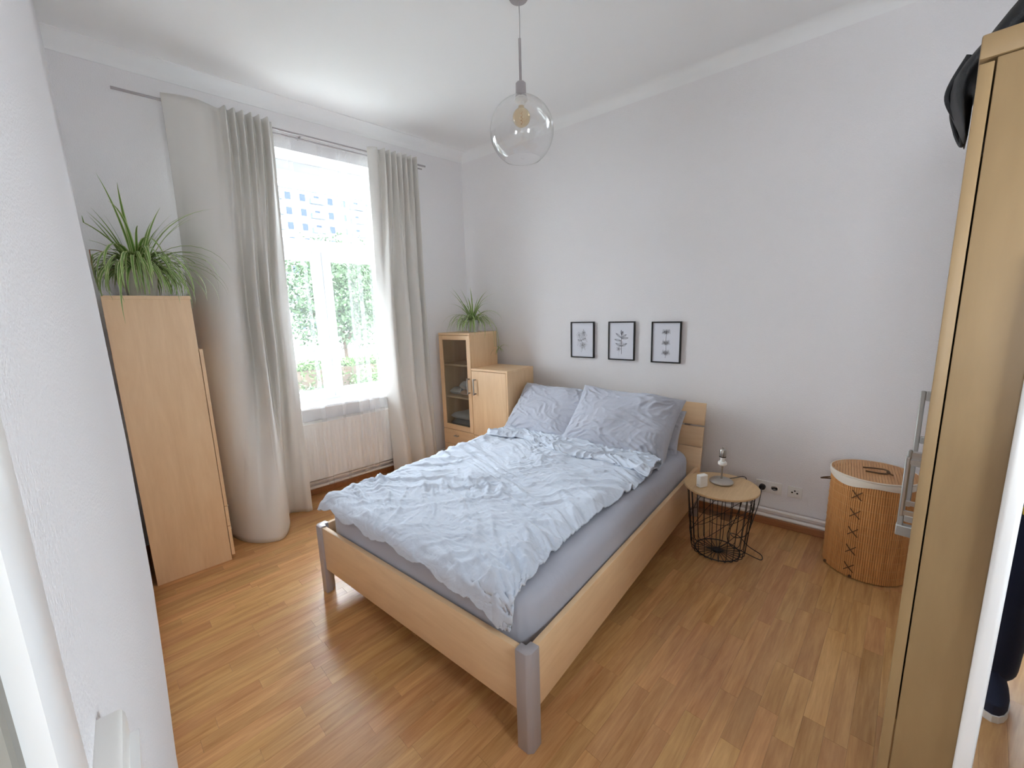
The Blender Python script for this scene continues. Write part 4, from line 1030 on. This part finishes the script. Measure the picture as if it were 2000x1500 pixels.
# folding chair half hidden behind the wardrobe
MT['chairg'] = plain('pale_grey_metal', (176, 174, 170), .45, metal=.1)
t = thing('folding_chair', 'pale grey folding chair half hidden behind wardrobe and basket', 'chair', WP(.62, 3.568, 0), TH)
def bar(name, x0, x1, y0, y1, z0, z1, m='chairg'):
    mb = MB(); mb.box(x0, x1, y0, y1, z0, z1, 0, .003, 1); return mb.build(name, MT[m], t, True)
bar('back_post', .006, .022, .10, .118, .70, 1.188); bar('back_post', .36, .376, .10, .118, .70, 1.188)
for x in (.075, .30): bar('frame_strut', x, x+.016, .022, .118, .70, .716)
bar('back_rail', .022, .36, .10, .116, 1.150, 1.188); bar('back_rail', .022, .36, .10, .116, .975, 1.003)
bar('seat_side', -.008, .010, .0, .022, .62, .945); bar('seat_side', .37, .388, .0, .022, .62, .945)
bar('seat_rail', -.004, .384, .0, .020, .905, .962); bar('seat_rail', .010, .37, .0, .020, .672, .70); bar('seat_rail', -.010, .39, -.006, .03, .612, .655)
for x in (.06, .31): bar('leg', x, x+.02, .03, .05, 0, .64, 'black')
bar('leg_brace', .06, .33, .032, .046, .18, .196, 'black')

# ------------------------------------------------------------------ light switch by the door
t = thing('light_switch', 'white double rocker light switch beside the door casing', 'switch', WP(2.8145, 3.40, 1.32), TH)
mb = MB(); mb.box(-.036, .036, -.002, .010, -.12, .042, 0, .003, 2); mb.build('plate', MT['plastic'], t, True)
for z0, z1 in ((-.030, .030), (-.11, -.045)):
    mb = MB(); mb.prism([(.009, z0), (.0135, z1), (.009, z1), ], 0, -.03, .03); mb.box(-.03, .03, .008, .0115, z0, z1, 0, .0015, 1); mb.build('rocker', MT['white'], t, True)

# ------------------------------------------------------------------ person reflected in the mirror
def skin(name, pts, edges, mat, parent=None, sub=2, root=0):
    me = bpy.data.meshes.new(name); me.from_pydata([p[:3] for p in pts], edges, []); o = bpy.data.objects.new(name, me); COL.objects.link(o)
    if parent: o.parent = parent
    sk = o.modifiers.new('skin', 'SKIN'); sk.use_smooth_shade = True
    for i, p in enumerate(pts):
        r = p[3]; me.skin_vertices[0].data[i].radius = (r, r) if np.isscalar(r) else r
    me.skin_vertices[0].data[root].use_root = True
    sb = o.modifiers.new('sub', 'SUBSURF'); sb.levels = sub; sb.render_levels = sub
    me.materials.append(mat); return o
MT['skin'] = plain('skin', (214, 164, 138), .5); MT['navy'] = fabric('navy_cotton', (24, 30, 52), bump=.3); MT['yellow'] = fabric('yellow_cotton', (206, 186, 84)); MT['hair'] = plain('brown_hair', (58, 40, 30), .6)
MT['sneaker'] = plain('navy_canvas', (28, 34, 58), .8)
# local frame: x to the person's right-hand wall side (n), y forwards (towards the head wall), z up
pe = thing('person', 'person in long yellow top, navy trousers and navy sneakers seen in mirror', 'person', WP(2.79, 3.985, 0), TH)
B = [(0, 0, .95, (.15, .11)), (0, .01, 1.12, (.13, .10)), (0, .02, 1.30, (.16, .11)), (0, .01, 1.43, (.12, .09)), (0, .015, 1.50, .055), (0, .03, 1.58, .06), (0, .045, 1.67, (.075, .095)), (0, .045, 1.745, (.06, .08)),
     (-.18, .0, 1.42, .055), (-.30, -.02, 1.20, .042), (-.30, .02, 1.32, .038), (-.285, -.045, 1.42, .026), (.18, 0, 1.42, .055), (.24, -.02, 1.14, .042), (.25, .06, .92, .034), (.25, .085, .85, .024),
     (-.09, 0, .88, .085), (-.095, .03, .50, .058), (-.10, -.01, .10, .038), (.09, 0, .88, .085), (.10, .03, .50, .058), (.11, -.01, .10, .038), (-.10, .1, .05, .03), (.11, .1, .05, .03)]
E_ = [(0, 1), (1, 2), (2, 3), (3, 4), (4, 5), (5, 6), (6, 7), (3, 8), (8, 9), (9, 10), (10, 11), (3, 12), (12, 13), (13, 14), (14, 15), (0, 16), (16, 17), (17, 18), (0, 19), (19, 20), (20, 21), (18, 22), (21, 23)]
def hand(base, dirv, side, k0):
    d = Vector(dirv).normalized(); sd = Vector(side); sd = (sd-d*sd.dot(d)).normalized(); nrm = d.cross(sd); b = Vector(base)
    for f, (off, L) in enumerate(((-.027, .062), (-.009, .072), (.009, .068), (.027, .054))):
        p0 = b+d*.02+sd*off*.6; p1 = b+d*.075+sd*off; p2 = p1+d*L*.5+nrm*.008; p3 = p2+d*L*.35+nrm*.022
        i = len(B); B.extend([(*p0, .011), (*p1, .0095), (*p2, .0085), (*p3, .0075)]); E_.extend([(k0, i), (i, i+1), (i+1, i+2), (i+2, i+3)])
    p0 = b+d*.01-sd*.026; p1 = b+d*.04-sd*.048+nrm*.006; p2 = b+d*.07-sd*.056+nrm*.016; i = len(B)
    B.extend([(*p0, .012), (*p1, .011), (*p2, .009)]); E_.extend([(k0, i), (i, i+1), (i+1, i+2)])
hand((-.285, -.045, 1.42), (-.05, -.25, .95), (1, 0, 0), 11); hand((.25, .085, .85), (.0, .25, -1), (0, -1, .2), 15)
skin('body', B, E_, MT['skin'], pe)
hd = MB(); hd.lathe([(0, .10), (.05, .092), (.082, .06), (.09, .01), (.084, -.06), (.06, -.075), (.0, -.07)], 24, (0, .015, 1.70), sx=.95, sy=1.12); hd.build('hair', MT['hair'], pe, True)
fc = MB()
for x in (-.03, .03): fc.lathe([(0, -.008), (.008, 0), (0, .008)], 10, (x, .135, 1.675))
fc.build('eyes', plain('eye_dark', (40, 30, 26), .3), pe, True)
MB().tube([(0, .135, 1.67), (0, .158, 1.635), (0, .14, 1.63)], [.006, .011, .008], 8).build('nose', MT['skin'], pe, True)
MB().tube([(-.022, .128, 1.598), (0, .138, 1.597), (.022, .128, 1.598)], .005, 6).build('mouth', plain('lips', (170, 100, 92), .5), pe, True)
for x in (-.078, .078): MB().lathe([(0, -.028), (.012, -.012), (.014, .012), (0, .028)], 10, (x, .03, 1.655)).build('ear', MT['skin'], pe, True)
TR = [(0, 0, .96, (.165, .125)), (-.095, .0, .86, .105), (-.10, .03, .50, .078), (-.105, .01, .045, .072), (.095, 0, .86, .105), (.105, .03, .50, .078), (.115, .01, .045, .072)]
skin('trousers', TR, [(0, 1), (1, 2), (2, 3), (0, 4), (4, 5), (5, 6)], MT['navy'], pe)
TP = [(0, 0, .74, (.205, .155)), (0, 0, .95, (.175, .135)), (0, .01, 1.12, (.15, .12)), (0, .02, 1.30, (.18, .13)), (0, .01, 1.44, (.14, .10)), (-.19, 0, 1.425, .068), (-.30, -.02, 1.21, .056), (-.30, .01, 1.29, .05), (.19, 0, 1.425, .068), (.245, -.02, 1.14, .056), (.252, .04, .96, .05)]
skin('tunic', TP, [(0, 1), (1, 2), (2, 3), (3, 4), (4, 5), (5, 6), (6, 7), (4, 8), (8, 9), (9, 10)], MT['yellow'], pe, root=1)
for x in (-.105, .115):
    n = 20; A = np.zeros((7, n, 3))
    def outline(a, k): 
        yy = .075+.145*math.sin(a)*1.0; xx = .047*math.cos(a)*(1+.12*math.sin(a)); return xx*k, yy
    up_ = MB(); so = MB()
    for i, (k, z, dy) in enumerate(((1, .028, 0), (1.0, .045, 0), (.95, .065, -.004), (.8, .085, -.02), (.55, .10, -.05), (.50, .115, -.06))):
        for j in range(n):
            a = 2*PI*j/n; xx, yy = outline(a, k); A[i, j] = (x+xx, (yy-.075)*(k if i > 2 else 1)+.075+dy, z)
    vs = A[:6].reshape(-1, 3).tolist(); fs = [(i*n+j, i*n+(j+1) % n, (i+1)*n+(j+1) % n, (i+1)*n+j) for i in range(5) for j in range(n)]
    up_.add(vs, fs+[tuple(range(n))[::-1], tuple(5*n+j for j in range(n))]); sh = up_.build('sneaker', MT['sneaker'], pe, True)
    ring = [(x+outline(2*PI*j/n, 1.06)[0], (outline(2*PI*j/n, 1)[1]-.075)*1.04+.075) for j in range(n)]
    so.prism([(p[0], p[1]) for p in ring], 2, .001, .029); so.build('sole', MT['white'], sh)
    mb = MB()
    for q in range(4): mb.tube([(x-.022, .135-.02*q, .078+.006*q), (x, .14-.02*q, .086+.006*q), (x+.022, .135-.02*q, .078+.006*q)], .003, 5)
    o = mb.build('laces', MT['white'], sh, True); o['kind'] = 'stuff'

# ------------------------------------------------------------------ outside the window
MT['grass'] = plain('paved_yard', (146, 148, 144), .95, var=.3, vscale=1.5); MT['facade'] = plain('pale_render', (128, 130, 132), .9); MT['facade2'] = plain('warm_render', (128, 122, 118), .9)
MT['winout'] = plain('dark_window', (38, 46, 58), .9, spec=.05); MT['balc'] = plain('balcony_grey', (52, 60, 68), .8); MT['bark'] = plain('bark', (74, 60, 48), .9); MT['fol'] = plain('foliage', (48, 68, 38), .7, var=.4, vscale=2); MT['fol2'] = plain('bush_foliage', (58, 80, 36), .7, var=.35, vscale=3)
GZ = -1.3
mb = MB(); wbox(mb, -60, 40, -80, -.6, GZ-.2, GZ); g_ = struct(wbuild(mb, 'ground', MT['grass']))
def building(label, u0, u1, n_, ztop, floors, cols, mat, off=0):
    t = thing('apartment_block', label, 'building', WP((u0+u1)/2, n_, GZ), TH, 'buildings seen through the window')
    w = u1-u0; mb = MB(); mb.box(-10, 0, -w/2, w/2, 0, ztop-GZ); mb.build('wall', mat, t)
    fh = (ztop-GZ)/floors; wm = MB(); wm.box(-.02, .05, -.55, .55, 0, 1.4); wme = wm.mesh('window', MT['winout'])
    bmb = MB(); bmb.box(0, 1.1, -1.5, 1.5, 0, .12); bmb.box(1.05, 1.1, -1.5, 1.5, .12, 1.05); bmb.box(0, 1.1, -1.5, -1.45, .12, 1.05); bmb.box(0, 1.1, 1.45, 1.5, .12, 1.05); bme = bmb.mesh('balcony', MT['balc'])
    for i in range(floors):
        for j in range(cols):
            y = -w/2+w*(j+.5)/cols
            if (j+off) % 3 == 1:
                o = bpy.data.objects.new('balcony', bme); COL.objects.link(o); o.parent = t; o.location = (0, y, i*fh+.5)
            o = bpy.data.objects.new('window', wme); COL.objects.link(o); o.parent = t; o.location = (.0, y, i*fh+.85)
    mb = MB(); mb.box(-10.2, .3, -w/2-.3, w/2+.3, ztop-GZ, ztop-GZ+.25); mb.build('roof', MT['balc'], t)
building('tall pale apartment block with balconies far behind the sheer curtain', -46, -10, -90, 27.5, 10, 13, MT['facade'])
building('lower pale apartment block partly hidden by the wide drape', -86, -48, -96, 21.5, 8, 12, MT['facade2'], 1)
def tree(label, u, n_, h, R, seed, nl, mat, name='garden_tree', size=.10, cat='tree'):
    r = np.random.default_rng(seed); t = thing(name, label, cat, WP(u, n_, GZ), TH, 'garden greenery seen through the window')
    c = np.array([0, 0, h-R*.75])
    mb = MB(); mb.tube(spline([(0, 0, 0), (.05, .03, h*.35), (0, -.05, h*.7)], 10), [max(.02, .05*R*(1-.07*k)) for k in range(10)], 8)
    for k in range(6):
        a = k*1.05; mb.tube([(0, 0, h*.4+.06*k*R), (math.cos(a)*R*.35, math.sin(a)*R*.35, h*.5+.07*k*R), (math.cos(a)*R*.7, math.sin(a)*R*.7, h*.55+.09*k*R)], [.03*R, .02*R, .008*R], 6)
    mb.build('trunk', MT['bark'], t, True)
    d = r.normal(size=(nl, 3)); d /= np.linalg.norm(d, axis=1)[:, None]; rad = R*(r.random(nl)**.4)*(.75+.35*np.abs(np.sin(d[:, 0]*5+seed)*np.cos(d[:, 2]*4)))
    pc = c+d*rad[:, None]*np.array([1, 1, .95]); pc = pc[pc[:, 2] > .05]
    a = r.normal(size=(len(pc), 3)); b = np.cross(a, r.normal(size=(len(pc), 3))); a /= np.linalg.norm(a, axis=1)[:, None]; b /= np.linalg.norm(b, axis=1)[:, None]
    s1 = size*(.6+.8*r.random(len(pc)))[:, None]
    V = np.stack([pc-a*s1, pc-b*s1*.5, pc+a*s1, pc+b*s1*.5], 1).reshape(-1, 3)
    mb = MB(); mb.v = V.tolist(); mb.f = [(4*i, 4*i+1, 4*i+2, 4*i+3) for i in range(len(pc))]; mb.m = [0]*len(pc)
    me = bpy.data.meshes.new('foliage'); me.from_pydata(mb.v, [], mb.f); me.materials.append(mat); o = bpy.data.objects.new('foliage', me); COL.objects.link(o); o.parent = t; o['kind'] = 'stuff'
tree('tall garden tree filling the middle of the window view', -1.95, -8.6, 4.9, 1.8, 1, 15000, MT['fol'], size=.055)
tree('garden tree seen beside the wide drape through the voile', .7, -11.5, 5.0, 1.5, 2, 11000, MT['fol'], size=.055)
tree('slim garden tree farther off between the other trees', -5.4, -15, 5.6, 2.0, 3, 9000, MT['fol'], size=.06)
tree('yellow-green bush low in the window near the narrower drape', -1.6, -6.0, 1.5, .75, 4, 6000, MT['fol2'], 'garden_bush', .035, 'bush')
tree('low leafy bush beneath the middle of the window view', -.1, -5.4, 1.35, .7, 5, 6000, MT['fol'], 'garden_bush', .035, 'bush')

hg = thing('garden_hedge', 'clipped green hedge along the foot of the window view', 'hedge', WP(-1.5, -7.0, GZ), TH)
r_ = np.random.default_rng(21); nq = 26000
pc = np.stack([r_.uniform(-.45, .45, nq), r_.uniform(-5, 5, nq), r_.uniform(.02, 1.0, nq)*(1.75+.18*noise(np.linspace(0, 60, nq), np.zeros(nq)))], 1)
k_ = r_.integers(0, 3, nq); pc[k_ == 0, 0] = np.sign(pc[k_ == 0, 0])*.45; pc[k_ == 1, 2] = 1.75
pc += r_.normal(size=pc.shape)*.035
a_ = r_.normal(size=pc.shape); b_ = np.cross(a_, r_.normal(size=pc.shape)); a_ /= np.linalg.norm(a_, axis=1)[:, None]; b_ /= np.linalg.norm(b_, axis=1)[:, None]
V = np.stack([pc-a_*.05, pc-b_*.025, pc+a_*.05, pc+b_*.025], 1).reshape(-1, 3)
me = bpy.data.meshes.new('foliage'); me.from_pydata(V.tolist(), [], [(4*i, 4*i+1, 4*i+2, 4*i+3) for i in range(nq)]); me.materials.append(MT['fol2'])
o = bpy.data.objects.new('foliage', me); COL.objects.link(o); o.parent = hg; o['kind'] = 'stuff'
mb = MB(); mb.box(-.38, .38, -4.95, 4.95, 0, 1.65); mb.build('branch_core', MT['bark'], hg)
